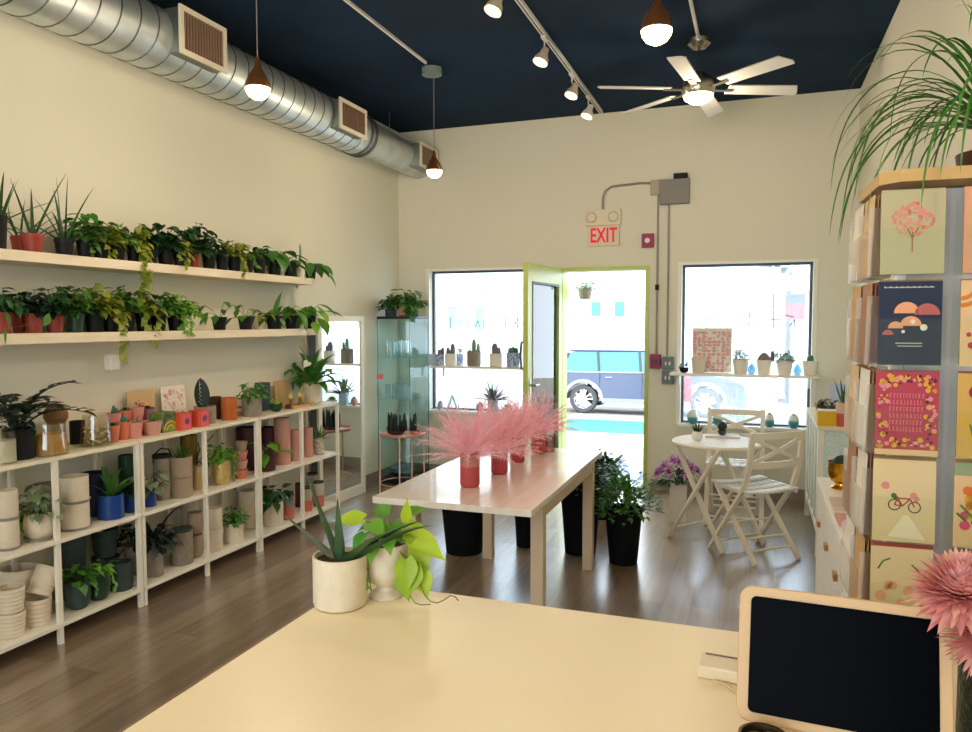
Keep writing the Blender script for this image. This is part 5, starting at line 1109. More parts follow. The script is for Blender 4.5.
hl(bl,-.055,-.01,.18,-1,-.2,-.05,.085,.045,.15,(0,-.8,.7)); hl(bg,-.03,-.02,.175,.7,-.5,-.1,.075); hl(bg,-.01,.0,.17,.3,-.8,-.4,.07); hl(bg,.02,.0,.17,.6,-.6,-.3,.07)
hl(bl,.05,.01,.175,.15,-.2,1,.07,.03,.1,(.3,-1,.2)); hl(bl,.06,.0,.17,.7,-.3,-.5,.10,.06,.4,(.3,-.8,.8)); hl(bl,.075,-.01,.15,.95,-.2,-.35,.11,.065,.4,(.2,-.8,.7)); hl(bl,.08,.0,.12,.5,-.2,-1,.09,.055,.3,(.5,-1,.2))
hl(bl,.07,-.03,.10,.25,-.4,-1,.08,.06,.3,(.4,-1,.2)); hl(bl,.085,-.02,.085,-.1,-.4,-1,.085,.065,.3,(.2,-1,.1)); hl(bl,.06,-.02,.06,.3,-.3,-1,.07,.055,.3,(.2,-1,.1)); hl(bl,.10,-.01,.07,.3,-.2,-1,.075,.05,.3,(.4,-1,.1))
hl(bg,-.045,-.03,.12,-.5,-.5,-.7,.05); hl(bg,.0,-.05,.14,.1,-.7,-.6,.06); hl(bg,-.02,.03,.18,-.4,.5,.3,.07); hl(bg,.04,.03,.185,.5,.6,.3,.07); hl(bg,-.06,.02,.15,-.8,.3,-.2,.06); hl(bg,.03,-.04,.16,.4,-.7,-.3,.07); hl(bg,-.03,-.045,.155,-.2,-.8,-.4,.055)
bs.tube([(0,-.02,zz),(-.01,-.055,.12),(-.008,-.062,.07),(-.004,-.06,.03)], .0015, 6); bg.leaf((-.01,-.062,.045), (-.9,-.1,-.05), (0,-1,.3), .05, .036, .15, True)
bs.tube([(-.008,-.062,.075),(-.028,-.065,.095)], .0013, 5)
bs.tube([(.085,-.02,.09),(.088,-.02,.065),(.093,-.02,.04),(.102,-.02,.02),(.115,-.02,.008),(.13,-.018,.006),(.143,-.012,.012),(.154,-.004,.02),(.161,.004,.016),(.165,.014,.004)], .0013, 5); bs.tube([(.06,-.02,.05),(.065,-.022,.03),(.073,-.026,.014),(.085,-.03,.004),(.1,-.032,.003),(.12,-.03,.006)], .0011, 5)
bg.build('foliage', G['bright'], o, rs=1.2); bl.build('young_leaves', G['lime'], o, rs=1.2)['label'] = 'lime yellow leaves'; bs.build('stems', mat('green vine stem', '6d7a34', .5), o)
# tablet register
tw, th_ = .27, .188; tc0 = Vector((-.012, 1.151, 1.162)); yaw_t, tilt = -.056, .265
o = thing('tablet_register', 'tablet screen in a thick tan frame standing on the counter', 'tablet', (.12, 1.115, zc), yaw_t)
Mt = Matrix.Translation(Vector((0, .001, 1.07-zc))) @ Matrix.Rotation(-tilt, 4, 'X')
def rrect(w, h, r, y, n=6):
    pts = []
    for cx, cz, a0 in ((w/2-r, h/2-r, 0),(-w/2+r, h/2-r, PI/2),(-w/2+r, -h/2+r, PI),(w/2-r, -h/2+r, 1.5*PI)):
        for k in range(n+1): a = a0+PI/2*k/n; pts.append((cx+r*math.cos(a), y, cz+r*math.sin(a)))
    return pts
tanf = mat('warm white tablet shell', 'c9a87c', .45)
b = MB(); b.M = Mt; b.prism(rrect(tw, th_, .02, -.002), (0,.016,0)); b.build('frame', tanf, o, smooth=False, bevel=.002)
b = MB(); b.M = Mt; b.prism(rrect(tw-.032, th_-.028, .008, -.0036), (0,.0014,0)); b.build('screen', mat('black screen glass', '020306', .25, spec=.02), o, smooth=False)
b = MB(); b.prism([(-.05,.03,.0),(-.05,.13,0),(-.05,.13,.01),(-.05,.05,.10),(-.05,.02,.06)], (.1,0,0)); b.build('stand', tanf, o, smooth=False, bevel=.002)
# receipt reader, cable, tin
p = at(718, 674, z=CZ)
o = thing('card_reader', 'small flat white card reader lying beside the tablet', 'card reader', (p.x+.005, p.y+.0, zc), -.06)
b = MB(); b.box(-.035, .05, -.03, .03, 0, .022); b.build('body', mat('card reader shell', 'e0cfae', .4), o, smooth=False, bevel=.003)
b = MB(); b.box(-.028, .05, .018, .022, .0221, .0235); b.build('slot', mat('dark slot', '6a5a44', .6), o, smooth=False)
b = MB(); q = at(735, 694, z=CZ); b.tube([(p.x-.005, p.y-.035, zc+.003),((p.x+q.x)/2, (p.y+q.y)/2-.01, zc+.003),(q.x, q.y, zc+.003),(q.x+.03,q.y-.02,zc+.003)], .0022, 8)
tag(b.build('cable', mat('beige cable', 'c9b48c', .5)), 'thin beige cable running from the card reader to the tablet', 'cable')
p = at(768, 745, z=CZ+.04)
o = thing('metal_tin', 'open round metal tin of small brass trinkets in front of the tablet', 'tin', (p.x-.005, p.y+.012, zc))
b = MB(); b.lathe([(0,0),(.028,0),(.031,.04),(.033,.045),(.029,.045),(.027,.005),(0,.005)], 36); b.build('tin', mat('aged pewter', '6e6250', .35, metal=.9), o)
for k, (x, y) in enumerate(((.01,.012),(-.008,.0),(.0,-.018))):
    b = MB(); b.tube([(x+.011*math.cos(2*PI*j/14), y+.008*math.sin(2*PI*j/14), .039+.003*k) for j in range(15)], .0026, 6); b.build('trinket', brass, o)
# flowers in a dark vase
fp = Vector((.335, 1.215, zc)); hp = lambda x, y, yy: tuple(at(x, y, y=yy)-fp)
o = thing('flower_vase', 'dark patterned vase of pink chrysanthemums by the card rack', 'vase of flowers', fp)
b, _, _ = pot_mb('straight', .05, .15, 32, False); b.build('vase', mat('dark green embossed vase', '0e1a16', .35, col2='1d3328', nscale=40, bump=.8, bscale=90), o)
b = MB(); rg = random.Random(31)
heads = [(hp(962,596,1.10),(-.35,-.5,.75),.066,90),(hp(988,640,1.10),(-.5,-.8,.1),.055,80),((.06,.03,.27),(.4,-.3,.8),.05,50),((.09,-.03,.2),(.6,-.6,.3),.05,50)]
for c, d, R, n in heads:
    b = MB(); mum(b, c, d, R, rg, int(n*2.2), .15); b.build('flower_head', mat('pink chrysanthemum petal', 'dc8894', .6, col2='f4c6b4', island=1, sub=.3), o, rs=1.2)
b = MB()
for c, d, R, n in heads: b.tube([(c[0]*.3, c[1]*.3, .05), (c[0]*.8-d[0]*.01, c[1]*.8, .15), c], .0035, 6)
b.build('stems', G['dark'], o)
b = MB()
for k in range(4): b.leaf((-.035, -.052, .11-.022*k), (.7,-.5,-.1-.1*k), (0,-.6,1), .04, .018, .3)
b.build('dry_leaves', mat('dry orange leaf', 'b0683a', .7), o, rs=1.2)
# ---------------------------------------------------------------- back wall fittings
yw = YB-.001
o = thing('exit_sign', 'combined emergency light and red lettered EXIT sign above the door', 'exit sign', (-1.335, yw, 2.24))
b = MB(); b.box(-.165, .165, -.045, 0, .19, .335); b.box(-.15, .15, -.02, 0, 0, .19); b.build('housing', mat('ivory plastic', 'ddd2b6', .5), o, smooth=False, bevel=.004)
b = MB(); b.box(-.148, .148, -.024, -.0205, .004, .186); b.build('face_plate', mat('ivory face plate', 'd9cdb2', .5), o, smooth=False)
for x in (-.1, .1):
    b = MB(); b.M = Matrix.Translation((x, -.046, .262)) @ Matrix.Rotation(PI/2, 4, 'X'); b.lathe([(0,.0),(.045,0),(.05,.02),(.044,.03),(.036,.022),(0,.02)], 24); b.build('lamp_head', mat('ivory lamp head', 'd8ceb8', .4), o)
text('lettering', 'EXIT', .185, emis('red exit letters', 'c80028', .55), o, (.005, -.0275, .095), (PI/2,0,0), sx=.64, extrude=.002, spacing=1.04, bold=.003)
gm = mat('galvanised conduit', '9a9484', .45, metal=.3); grey = mat('grey electrical box', '7c7872', .5)
b = MB(); b.tube([(-1.34,yw-.02,2.578),(-1.34,yw-.02,2.68),(-1.32,yw-.02,2.74),(-1.26,yw-.02,2.78),(-1.0,yw-.02,2.795),(-.885,yw-.02,2.785)], .011, 8)
tag(b.build('conduit', gm), 'bent metal conduit from the exit sign up to the electrical box', 'conduit')
b = MB(); b.box(-.905, -.825, -.05, 0, 0, .13); tag(b.build('junction_box', mat('beige junction box', 'a89e8a', .5), loc=(0,yw,2.68), smooth=False, bevel=.003), 'small beige junction box attached left of the grey electrical box', 'electrical box')
o = thing('electrical_box', 'grey electrical box with a dark cap high on the wall over the door jamb', 'electrical box', (-.823, yw, 2.59))
b = MB(); b.box(.002, .255, -.07, 0, .0, .215); b.build('box', grey, o, smooth=False, bevel=.004)
b = MB(); b.box(.12, .24, -.09, -.01, .215, .26); b.build('cap', POT['black'], o, smooth=False, bevel=.004)
for x, z0, lab in ((-.84, 1.25, 'thin vertical conduit running down beside the door to the red pull station'), (-.745, 1.235, 'thin vertical conduit running down to the grey switch box')):
    b = MB(); b.tube([(x,yw-.014,z0),(x,yw-.014,2.68 if x < -.8 else 2.588)], .009, 8); tag(b.build('conduit', gm), lab, 'conduit')
b = MB(); b.box(-.855, -.825, -.04, 0, 0, .05); tag(b.build('pipe_clamp', POT['black'], loc=(0,yw,1.83), smooth=False), 'small dark clamp halfway down the conduit by the door', 'clamp')
o = thing('fire_alarm', 'square magenta red fire alarm high between exit sign and window', 'fire alarm', (-.925, yw, 2.215))
b = MB(); b.box(-.055, .05, -.04, 0, 0, .125); b.build('housing', mat('magenta red plastic', '8e1848', .45), o, smooth=False, bevel=.004)
b = MB(); b.M = Matrix.Translation((-.005,-.041,.062)) @ Matrix.Rotation(PI/2, 4, 'X'); b.lathe([(0,0),(.025,0),(.022,.012),(0,.016)], 20); b.build('strobe', mat('clear strobe', 'd8c0c4', .2), o)
o = thing('fire_pull_station', 'magenta red fire pull station at hand height beside the door', 'fire alarm', (-.85, yw, 1.12))
b = MB(); b.box(-.045, .05, -.045, 0, 0, .13); b.build('housing', _mats['magenta red plastic'], o, smooth=False, bevel=.004)
b = MB(); b.box(-.028, .032, -.055, -.046, .05, .085); b.build('pull_handle', mat('dark purple handle', '3c2440', .4), o, smooth=False)
for z, lab in ((1.115, 'grey double switch box, upper of two beside the red pull station'), (.985, 'grey switch box, lower of two beside the red pull station')):
    o = thing('switch_box', lab, 'light switch', (-.737, yw, z)); b = MB(); b.box(-.05, .055, -.045, 0, 0, .115); b.build('box', mat('slate grey box', '6d7478', .5), o, smooth=False, bevel=.003)
    b = MB(); b.box(-.022, -.01, -.053, -.046, .04, .07); b.box(.012, .024, -.053, -.046, .04, .07); b.build('toggle', M['white'], o, smooth=False)
# ---------------------------------------------------------------- ceiling: duct
gal = mat('galvanised duct steel', 'd4dad8', .42, metal=.8, col2='bcc4c2', nscale=6)
seam = mat('duct seam shadow steel', '6e7474', .4, metal=.9)
DX, DZ, DR_ = -3.2, 3.13, .172
o = thing('air_duct', 'round spiral steel air duct running along the left side under the ceiling', 'air duct', (DX, 0, DZ))
yj = 5.62
b = MB(); b.M = Matrix.Rotation(-PI/2, 4, 'X'); b.lathe([(DR_-.002, YF+.02),(DR_, YF+.02),(DR_, yj),(DR_-.002, yj)], 48); b.build('duct_pipe', gal, o)
b = MB(); n = 26; pitch = .125; y = YF+.05; th = 0; pts = []
while y < yj-.1:
    pts.append((math.cos(th)*(DR_+.001), y, math.sin(th)*(DR_+.001))); th += 2*PI/n; y += pitch/n
b.tube(pts, .0045, 4); b.build('spiral_seam', seam, o, rs=1.5)
b = MB(); b.M = Matrix.Rotation(-PI/2, 4, 'X')
for yy in (5.60, 5.68): b.lathe([(DR_-.01, yy),(DR_+.012, yy),(DR_+.012, yy+.02),(DR_-.01, yy+.02)], 48)
b.build('joint_collar', seam, o)
b = MB(); b.M = Matrix.Rotation(-PI/2, 4, 'X'); b.lathe([(DR_-.004, 5.621),(DR_-.008, 5.70),(DR_-.02, 5.9),(DR_-.02, 6.88),(0, 6.88)], 48); b.build('duct_end_pipe', gal, o)
b = MB(); b.box(-.1, .02, 5.75, 6.85, .155, .19); b.build('top_strap', gal, o, smooth=False)
for y in (3.0, 6.2):
    b = MB(); b.tube([(.03, y, DR_-.01), (.03, y, ZC-DZ-.002)], .004, 6); b.build('hanger', seam, o)
sb = mat('vent box steel', '83887f', .4, metal=.85); vf = mat('vent frame enamel', 'd8cfb8', .45); vs = mat('vent louvre', '8a6f5c', .5); vd = mat('vent interior', '4a342a', .8)
for y0, y1, z0, z1, lab in ((3.34, 3.72, 3.015, 3.275, 'rectangular duct vent with brown louvres nearest the camera'), (5.0, 5.41, 3.01, 3.24, 'rectangular duct vent in the middle of the steel duct'), (6.44, 6.83, 3.0, 3.23, 'rectangular duct vent at the far end near the corner')):
    o = thing('duct_vent', lab, 'vent', (-2.97, y0, z0)); W = y1-y0; H = z1-z0
    b = MB(); b.box(-.16 if 0 else -.13, -.012, .01, W-.01, .01, H-.01); b.build('box', sb, o, smooth=False)
    b = MB(); f = .028; b.box(-.011, .004, 0, W, 0, f); b.box(-.011, .004, 0, W, H-f, H); b.box(-.011, .004, 0, f, f, H-f); b.box(-.011, .004, W-f, W, f, H-f); b.build('frame', vf, o, smooth=False)
    b = MB(); b.box(-.0115, -.008, f, W-f, f, H-f); b.build('opening', vd, o, smooth=False)
    b = MB(); n = 14
    for k in range(n): y = f+.012+(W-2*f-.024)*k/(n-1); b.box(-.0075, .001, y-.004, y+.004, f, H-f)
    b.build('louvre', vs, o, smooth=False)
# ---------------------------------------------------------------- pendants, tracks, fan
shade = mat('bronze brown pendant shell', '6a4526', .35, metal=.4); blackm = mat('black cord', '1c1c20', .6); chrome = mat('nickel', 'a8a49a', .25, metal=1)
bulbm = emis('warm glowing bulb', 'ffd9a0', 14)
silver = mat('white track metal', 'd6d6d0', .4)
def pendant(x, y, z, label):
    o = thing('pendant_lamp', label, 'pendant lamp', (x, y, z))
    b = MB(); b.tube([(0,0,.135),(0,0,ZC-z-.03)], .0028, 6); b.build('cord', mat('grey cord', '8a8880', .5), o)
    b = MB(); b.lathe([(0,ZC-z-.001),(.055,ZC-z-.001),(.055,ZC-z-.02),(.03,ZC-z-.032),(0,ZC-z-.032)][::-1], 28); b.build('ceiling_rose', silver, o)
    b = MB(); b.lathe([(.061,.0),(.058,.028),(.042,.062),(.02,.095),(.011,.13),(.009,.15),(0,.15)], 28); b.build('shade', shade, o)
    b = MB(); b.lathe([(0,-.055),(.02,-.052),(.042,-.04),(.057,-.018),(.06,-.001)], 24); b.build('bulb', bulbm, o)
    return o
def light(name, kind, loc, energy, col, size=.06, rot=None, **k):
    l = bpy.data.lights.new(name, kind); l.energy = energy; l.color = col
    if kind == 'POINT': l.shadow_soft_size = size
    if kind == 'SPOT': l.shadow_soft_size = size; l.spot_size = k.get('angle', 1.6); l.spot_blend = .6
    if kind == 'SUN': l.angle = .01
    o = bpy.data.objects.new(name, l); C.objects.link(o); o.location = loc
    if rot: o.rotation_euler = rot
    return o
WARM = (1, .82, .6)
PE, TE = 13, 9
pend = [(-2.31, 3.12, 2.69, 'teardrop pendant lamp hanging in front of the duct, nearest on the left'), (-.383, 3.02, 2.68, 'large looking teardrop pendant lamp left of the ceiling fan'), (-2.31, 5.25, 2.69, 'teardrop pendant lamp hanging near the far corner below the round ceiling box')]
for x, y, z, lab in pend: pendant(x, y, z, lab); light('pendant light', 'POINT', (x, y, z-.12), PE, WARM)
o = thing('ceiling_rail', 'thin white rail along the ceiling ending in a round box, left one', 'ceiling rail', (-2.305, 0, ZC))
b = MB(); b.box(-.007, .007, 1.0, 5.1, -.02, -.001); b.build('rail', silver, o, smooth=False)
b = MB(); b.lathe([(0,-.0),(.075,-.0),(.075,-.05),(0,-.055)][::-1], 28, (-.02,5.25,0)) ; b.build('end_box', mat('grey green ceiling box', '7c8a84', .5), o)
TXr = -1.345
o = thing('ceiling_track', 'long white lighting track along the ceiling carrying four spot heads', 'lighting track', (TXr, 0, ZC))
b = MB(); b.box(-.015, .015, 1.4, 6.8, -.028, -.001); b.build('track', silver, o, smooth=False)
b = MB(); b.box(-.004, .004, 1.41, 6.79, -.0295, -.0282); b.build('track_slot', blackm, o, smooth=False)
sph = mat('spot head enamel', 'c9b9a0', .4)
for k, (px, py, ytr, lab) in enumerate(((495,6,4.35,'spot head on the ceiling track, nearest of the four in view'),(542,58,4.95,'spot head on the ceiling track, second from the camera'),(573,92,5.75,'spot head on the ceiling track, third from the camera'),(588,113,6.45,'spot head on the ceiling track, the farthest and dimmest'))):
    p = at(px, py, z=3.27); ytr = p.y+.06; o = thing('spot_head', lab, 'spot lamp', (TXr-.0, ytr, ZC-.0285)); v = p-Vector(o.location); v.x = max(-.15, min(.02, v.x))
    b = MB(); b.box(-.015, .015, -.04, .04, -.016, 0); b.tube([(0,0,-.01),(0,0,-.06),(v.x*.7, v.y*.6, -.085)], .006, 8); b.build('mount', silver, o)
    b = MB(); c = Vector((v.x, v.y, v.z)); dd = Vector((-.3,-.35,-1)).normalized(); b.M = Matrix.Translation(c) @ dd.to_track_quat('Z', 'Y').to_matrix().to_4x4()
    b.lathe([(0,-.075),(.022,-.07),(.028,-.03),(.045,.0),(.052,.035),(.048,.035),(.04,.005),(0,-.01)], 24); b.build('shade', sph if k < 3 else M['white'], o)
    b = MB(); b.M = Matrix.Translation(c) @ dd.to_track_quat('Z', 'Y').to_matrix().to_4x4(); b.lathe([(0,.012),(.046,.012),(.03,.035),(0,.042)], 20); b.build('bulb', bulbm if k < 3 else emis('dim bulb', 'ffe6c0', 2.5), o)
    w = Vector(o.location)+c+dd*.1
    light('spot light', 'SPOT', w, TE*2.0 if k < 3 else TE*.6, WARM, .04, dd.to_track_quat('-Z', 'Y').to_euler(), angle=2.0)
# unseen point lights added behind the camera, lighting the near part of the shop
for x, y in ((-2.31, .9), (-.38, .6), (-1.35, -1.0)):
    light('unseen rear light', 'POINT', (x, y, 2.65), PE*2.0, WARM, .1)
FX_, FY_ = -.394, 5.35
o = thing('ceiling_fan', 'six bladed white ceiling fan with a nickel motor and a glowing lamp', 'ceiling fan', (FX_, FY_, ZC))
b = MB(); b.lathe([(0,-.06),(.05,-.055),(.075,-.03),(.08,-.001)], 28); b.build('canopy', chrome, o)
b = MB(); b.tube([(0,0,-.06),(0,0,-.22)], .012, 10); b.build('downrod', chrome, o)
b = MB(); b.lathe([(0,-.37),(.10,-.37),(.115,-.34),(.11,-.28),(.07,-.24),(.04,-.22),(0,-.22)], 32); b.build('motor', chrome, o)
b = MB(); b.lathe([(0,-.425),(.05,-.42),(.09,-.395),(.1,-.371)], 28); b.build('lamp', emis('warm fan lamp', 'ffdba8', 11), o)
bw = mat('white fan blade', 'd8d4ca', .5)
for k in range(6):
    a = R_(58*0+23+60*k)
    b = MB(); b.M = Matrix.Rotation(a, 4, 'Z') @ Matrix.Translation((0,0,-.33)) @ Matrix.Rotation(R_(-12), 4, 'X')
    b.prism([(.2,-.055,0),(.66,-.062,0),(.70,.03,0),(.69,.062,0),(.2,.055,0)], (0,0,.008)); q = b.build('blade', bw, o, smooth=False)
    b = MB(); b.M = Matrix.Rotation(a, 4, 'Z') @ Matrix.Translation((0,0,-.33)); b.box(.09,.24,-.02,.02,-.008,-.002); b.build('blade_bracket', chrome, q, smooth=False)
light('fan light', 'POINT', (FX_, FY_, ZC-.5), PE, WARM, .07)
b = MB(); b.tube([(-.40, 2.2, ZC-.012), (-.395, FY_-.1, ZC-.012)], .012, 8); tag(b.build('conduit', silver), 'white conduit along the ceiling leading to the fan', 'conduit')
# ---------------------------------------------------------------- outside
def gz(y): return 0 if y < 7.6 else -.058*(y-7.6)
conc = mat('pale pavement concrete', '928d82', .8, col2='85806f', nscale=3)
def strip(name, y0, y1, m, x0=-16, x1=16, dz=0):
    b = MB(); n = 1; a, c = gz(y0)+dz, gz(y1)+dz; b.poly([(x0,y0,a),(x1,y0,a),(x1,y1,c),(x0,y1,c)]); i = b.P([]);
    b.poly([(x0,y0,a-.3),(x1,y0,a-.3),(x1,y0,a),(x0,y0,a)])
    return struct(b, name, m, smooth=False)
strip('sidewalk_near', YB+.16, 9.1, mat('blue grey pavement', '76808e', .6, col2='6a7482', nscale=2), dz=-.02)
strip('sidewalk', 9.1, 11.8, conc, dz=-.02)
strip('kerb', 11.8, 12.1, mat('pale kerb', 'a09d94', .7), dz=-.02)
strip('turquoise_lane', 12.1, 14.9, mat('turquoise lane paint', '0a5854', .7), dz=-.02)
strip('road', 14.9, 21.5, mat('light asphalt', '6e6c68', .85, col2='64625e', nscale=4), dz=-.02)
strip('far_ground', 21.5, 60, conc, dz=-.02)
def windowed(o, x0, x1, y, z0, z1, m, fm, shutters=None, panes=1):
    f = MB(); t = .06; f.box(x0-t, x1+t, y-.06, y, z0-t, z0); f.box(x0-t, x1+t, y-.06, y, z1, z1+t); f.box(x0-t, x0, y-.06, y, z0, z1); f.box(x1, x1+t, y-.06, y, z0, z1)
    q = f.build('window_frame', fm, o, smooth=False); b = MB(); b.box(x0, x1, y-.03, y-.001, z0, z1); b.build('pane', m, q, smooth=False)
    if shutters:
        for xa in (x0-t-.32, x1+t+.02): b = MB(); b.box(xa, xa+.3, y-.05, y-.001, z0, z1); b.build('shutter', shutters, o, smooth=False)
side = mat('white clapboard', 'c2c0bb', .7); trimw = mat('white trim', 'd4d2cc', .6); gl = mat('dim window glass', '3c4a48', .2); teal_s = mat('teal shutter', '3f7068', .6); beige = mat('beige roof edge', '94804e', .7)
HY = 25.0; gb = gz(HY)-.1
o = thing('house', 'white clapboard house across the street with teal shutters', 'house', (-9.0, HY, gb)); zz = 6.2-gb
b = MB(); b.box(-8, 9.7, 0, 7, 0, zz); b.build('walls', side, o, smooth=False)
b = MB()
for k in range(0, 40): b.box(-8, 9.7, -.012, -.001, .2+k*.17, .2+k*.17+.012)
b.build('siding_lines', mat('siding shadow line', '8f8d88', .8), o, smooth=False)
b = MB(); b.box(-8.3, 10, -.4, 7.3, zz, zz+.2); b.build('roof', beige, o, smooth=False)
def hx(px): return at(px, 300, y=HY).x+9.0
def hz(py): return at(500, py, y=HY).z-gb
b = MB(); b.box(hx(445), hx(526), -.35, -.015, hz(289), hz(286)); b.build('eave_board', beige, o, smooth=False)
for xa, xb, ya, yb in ((458,474,330,306),(504,515,330,306),(603,613,316,303)):
    windowed(o, hx(xa), hx(xb), -.013, hz(ya), hz(yb), mat('pale curtain window', '8a9592', .4), trimw, teal_s if xa != 504 else None)
o = thing('porch_house', 'small gabled white house with a red lower door panel seen through the right window', 'house', (1.8, HY-1, gb)); s2 = lambda px: at(px, 300, y=HY-1).x-1.8; z2 = lambda py: at(760, py, y=HY-1).z-gb
b = MB(); b.box(-.75, s2(900), 0, 6, 0, z2(266)); b.build('walls', side, o, smooth=False)
b = MB(); xa, xm, xb = s2(766), s2(799), s2(832); b.prism([(xa, -1, z2(291)),(xb,-1,z2(291)),(xm,-1,z2(276))], (0,.98,0)); b.build('porch_gable', trimw, o, smooth=False)
b = MB(); b.bar((xa-.1,-1.02,z2(291)),(xm,-1.02,z2(275)),.08,.08); b.bar((xb+.1,-1.02,z2(291)),(xm,-1.02,z2(275)),.08,.08); b.build('gable_trim', mat('grey gable trim', '6c7876', .6), o, smooth=False)
b = MB()
for px in (769, 828): x = s2(px); b.box(x-.07, x+.07, -1, -.86, 0, z2(291)-.01)
b.build('porch_posts', trimw, o, smooth=False)
b = MB(); b.box(s2(785), s2(805), -.06, -.001, z2(304), z2(295)); b.build('door_panel_upper', mat('grey blue door panel', '3c4868', .6), o, smooth=False)
b = MB(); b.box(s2(785), s2(805), -.06, -.001, z2(319), z2(304.2)); b.build('door_panel_lower', mat('red door panel', '9c1428', .6), o, smooth=False)
windowed(o, s2(750), s2(760), 0, z2(318), z2(294), gl, trimw)
b = MB(); b.box(s2(758), s2(790), 1, 5, z2(266)+.01, z2(262)); b.build('roof', mat('pale blue roof', '7090a0', .7), o, smooth=False)
# utility pole and wires
b = MB(); x = at(772, 320, y=19).x; b.tube([(x,19,gz(19)-.02),(x,19,3.2)], .025, 8); tag(b.build('sign_post', mat('thin grey post', '8f8b8a', .6)), 'thin grey street post seen through the right window', 'post')
b = MB(); pts = [at(q, r, y=18) for q, r in ((660,276),(690,276),(712,275),(745,273.5),(780,273.5),(800,276),(840,283))]; b.tube(pts, .012, 6); tag(b.build('utility_wire', mat('utility wire', '5c6068', .6)), 'dark utility wire crossing the top of the right window view', 'wire')
# parked cars
def car(loc, label, bodym, flip=False):
    o = thing('parked_car', label, 'car', loc, PI if flip else 0)
    L = 4.25; hw = .9; wx = (.72, 3.4); wr = .325
    # lower body with wheel arches; x from 0 (rear) to L (front), near side at y=0
    pts = [(.03,.32),(.0,.55),(.05,.86),(.12,.93),(3.2,.95),(3.9,.86),(4.2,.72),(4.25,.45),(4.2,.24)]
    low = []
    for cx in reversed(wx):
        low += [(cx+.39*math.cos(a), .31+.39*math.sin(a)) for a in [PI*k/10 for k in range(11)]]
    poly = pts+[(p[0], max(p[1], .2)) for p in low]+[(.08,.22)]
    b = MB(); n = len(poly)
    def ringy(y, q): return b.P([(x, y, z) for x, z in poly])
    i0 = b.P([(x, .05 if z > .8 else 0, z) for x, z in poly]); i1 = b.P([(x, 2*hw-(.05 if z > .8 else 0), z) for x, z in poly])
    b.face(tuple(range(i0, i0+n))); b.face(tuple(range(i1+n-1, i1-1, -1)))
    for k in range(n): b.face((i0+(k+1) % n, i0+k, i1+k, i1+(k+1) % n))
    b.build('body', bodym, o, rs=.5)
    roofp = [(.10,.93),(.30,1.34),(.45,1.40),(2.0,1.43),(2.5,1.36),(3.15,.95)]
    b = MB(); i0 = b.P([(x, .06 if z < 1 else .2, z) for x, z in roofp]); i1 = b.P([(x, 2*hw-(.06 if z < 1 else .2), z) for x, z in roofp]); n = len(roofp)
    b.face(tuple(range(i0, i0+n))); b.face(tuple(range(i1+n-1, i1-1, -1)))
    for k in range(n): b.face((i0+(k+1) % n, i0+k, i1+k, i1+(k+1) % n))
    b.build('cabin', mat('car glass '+label[:4], '3f6f86', .12, spec=.3), o, rs=.3)
    b = MB(); b.box(.36, 2.35, .18, 2*hw-.18, 1.405, 1.45); b.build('roof_panel', bodym, o, smooth=False, bevel=.02)
    b = MB()
    for xa, za, xb, zb in ((.12,.93,.34,1.38),(1.08,.93,1.02,1.41),(2.02,.93,1.96,1.42),(3.1,.95,2.48,1.37)): 
        for yy in (0, 1):
            f = lambda z: (.055+(z-.93)*.3-.012) if not yy else 2*hw-(.055+(z-.93)*.3-.012)
            b.bar((xa,f(za),za),(xb,f(zb),zb),.05,.03,up=(0,1,0))
    b.build('window_pillars', mat('black pillar', '1c2126', .4), o, smooth=False)
    b = MB(); b.bar((.12,.04,.94),(3.15,.04,.96),.02,.03); b.build('belt_trim', chrome, o, smooth=False)
    b = MB()
    for x in (1.1, 2.05): b.bar((x,-.003,.35),(x,-.003,.92),.006,.01,up=(0,1,0))
    b.build('door_gaps', POT['black'], o, smooth=False)
    for x in (1.25, 2.2): b = MB(); b.box(x-.02, x+.14, -.02, .0, .82, .845); b.build('door_handle', chrome, o, smooth=False, bevel=.004)
    b = MB(); b.box(1.15, 2.98, -.02, .0, .25, .36); b.build('sill_trim', mat('grey sill plastic', '6c6f74', .7), o, smooth=False)
    for cx in wx:
        b = MB(); n = 16
        for k in range(n):
            a, c = PI*k/n, PI*(k+1)/n
            b.poly([(cx+.40*math.cos(a),-.012,.31+.40*math.sin(a)),(cx+.47*math.cos(a),-.012,.31+.47*math.sin(a)),(cx+.47*math.cos(c),-.012,.31+.47*math.sin(c)),(cx+.40*math.cos(c),-.012,.31+.40*math.sin(c))])
        b.build('wheel_arch', mat('grey arch plastic', '7a8490', .7), o, smooth=False, solid=.02)
        for yy in (.02, 2*hw-.22):
            b = MB(); b.M = Matrix.Translation((cx, yy, wr)) @ Matrix.Rotation(-PI/2, 4, 'X'); b.lathe([(.22,0),(.3,0),(.322,.03),(.322,.17),(.3,.2),(.22,.2)], 32); w = b.build('tyre', mat('tyre rubber', '33353a', .8), o)
            b = MB(); b.M = Matrix.Translation((cx, yy, wr)) @ Matrix.Rotation(-PI/2, 4, 'X'); b.lathe([(.22,.005),(.232,.005),(.232,.1),(.22,.1)], 32); b.lathe([(0,.02),(.05,.02),(.05,.06),(0,.06)], 16)
            for k in range(10):
                a = 2*PI*k/10; b.bar((.04*math.cos(a),.04*math.sin(a),.03),(.225*math.cos(a),.225*math.sin(a),.02),.028,.02)
            b.build('rim', mat('silver alloy', 'd4d2cc', .35, metal=.3), w, smooth=False)
    b = MB(); b.box(-.01, .06, .03, .2, .6, .85); b.build('tail_light', mat('red tail light', 'b8262c', .3), o, smooth=False, bevel=.01)
    b = MB(); b.box(4.12, 4.24, .06, .3, .6, .75); b.build('head_light', mat('head light', 'd8dde0', .2), o, smooth=False, bevel=.01)
    return o
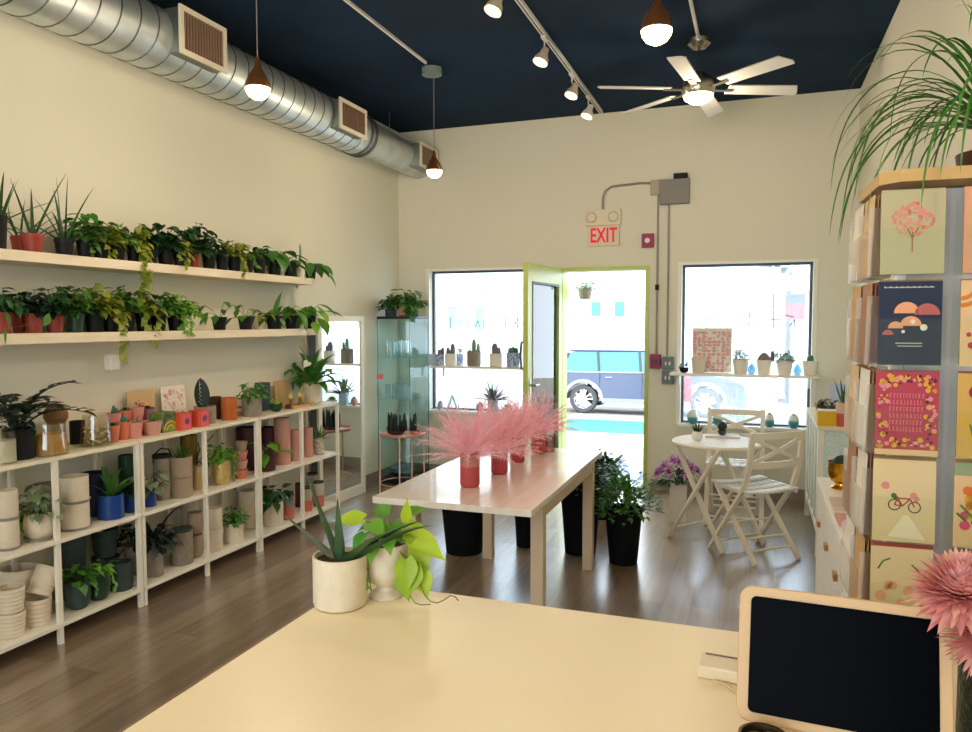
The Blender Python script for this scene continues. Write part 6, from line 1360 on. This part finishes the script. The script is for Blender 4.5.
cy = 16.7; cx0 = at(583, 397, y=cy).x-.72
car((cx0, cy, gz(cy)-.018), 'dark navy estate car parked right across from the open door', mat('navy car paint', '27344e', .25, metal=.3, spec=.8, coat=.5))
# hanging basket outside the door
p = at(585, 292, y=7.3)
o = thing('hanging_basket', 'small hanging basket of flowers outside the top of the doorway', 'hanging basket', (p.x, 7.3, p.z-.07))
b, ri, zs = pot_mb('cone', .075, .11, 20); b.build('pot', POT['grey'], o)
b = MB(); g_mound(b, zs, random.Random(4), .14, .1, 60, .05, .5, False); b.build('foliage', G['grey'], o, rs=1.2)
b = MB()
for k in range(3): a = 2.1*k; b.tube([(.07*math.cos(a), .07*math.sin(a), .1), (0,0,.33)], .002, 4)
b.tube([(0,0,.33),(.01,0,.45),(.0,0,.50)], .003, 5); b.build('hanger', POT['wire'], o)
b = MB(); b.tube([(p.x, 7.3, p.z-.07+.503), (p.x, 7.3, 2.55)], .004, 5); b.tube([(p.x, YB+.165, 2.555),(p.x, 7.3, 2.555)], .008, 6)
tag(b.build('hook_bracket', POT['wire']), 'black bracket on the outside wall holding the hanging basket', 'bracket')
# ---------------------------------------------------------------- light and sky
w = bpy.data.worlds.new('sky'); bpy.context.scene.world = w; w.use_nodes = True; nt = w.node_tree
bg = nt.nodes['Background']; bg.inputs[0].default_value = (.78, .89, 1, 1); bg.inputs[1].default_value = 5.6
sun = light('sun', 'SUN', (0, 0, 12), 8.5, (1, .96, .9), rot=(R_(40), 0, R_(12)))
# ---------------------------------------------------------------- camera and view
cam = bpy.data.cameras.new('camera'); cam.sensor_width = 36; cam.lens = F/972*36; cam.clip_start = .05
co = bpy.data.objects.new('camera', cam); C.objects.link(co)
m3 = Matrix((_r, _u, -_f)).transposed(); co.matrix_world = Matrix.Translation(CAM) @ m3.to_4x4()
sc = bpy.context.scene; sc.camera = co
sc.view_settings.view_transform = 'Standard'; sc.view_settings.look = 'None'; sc.view_settings.gamma = 1; sc.view_settings.use_curve_mapping = False
sc.view_settings.exposure = 0.3
sc.cycles.use_denoising = True; sc.cycles.max_bounces = 10; sc.cycles.transparent_max_bounces = 24; sc.cycles.diffuse_bounces = 5; sc.cycles.glossy_bounces = 4
sc.cycles.sample_clamp_indirect = 6
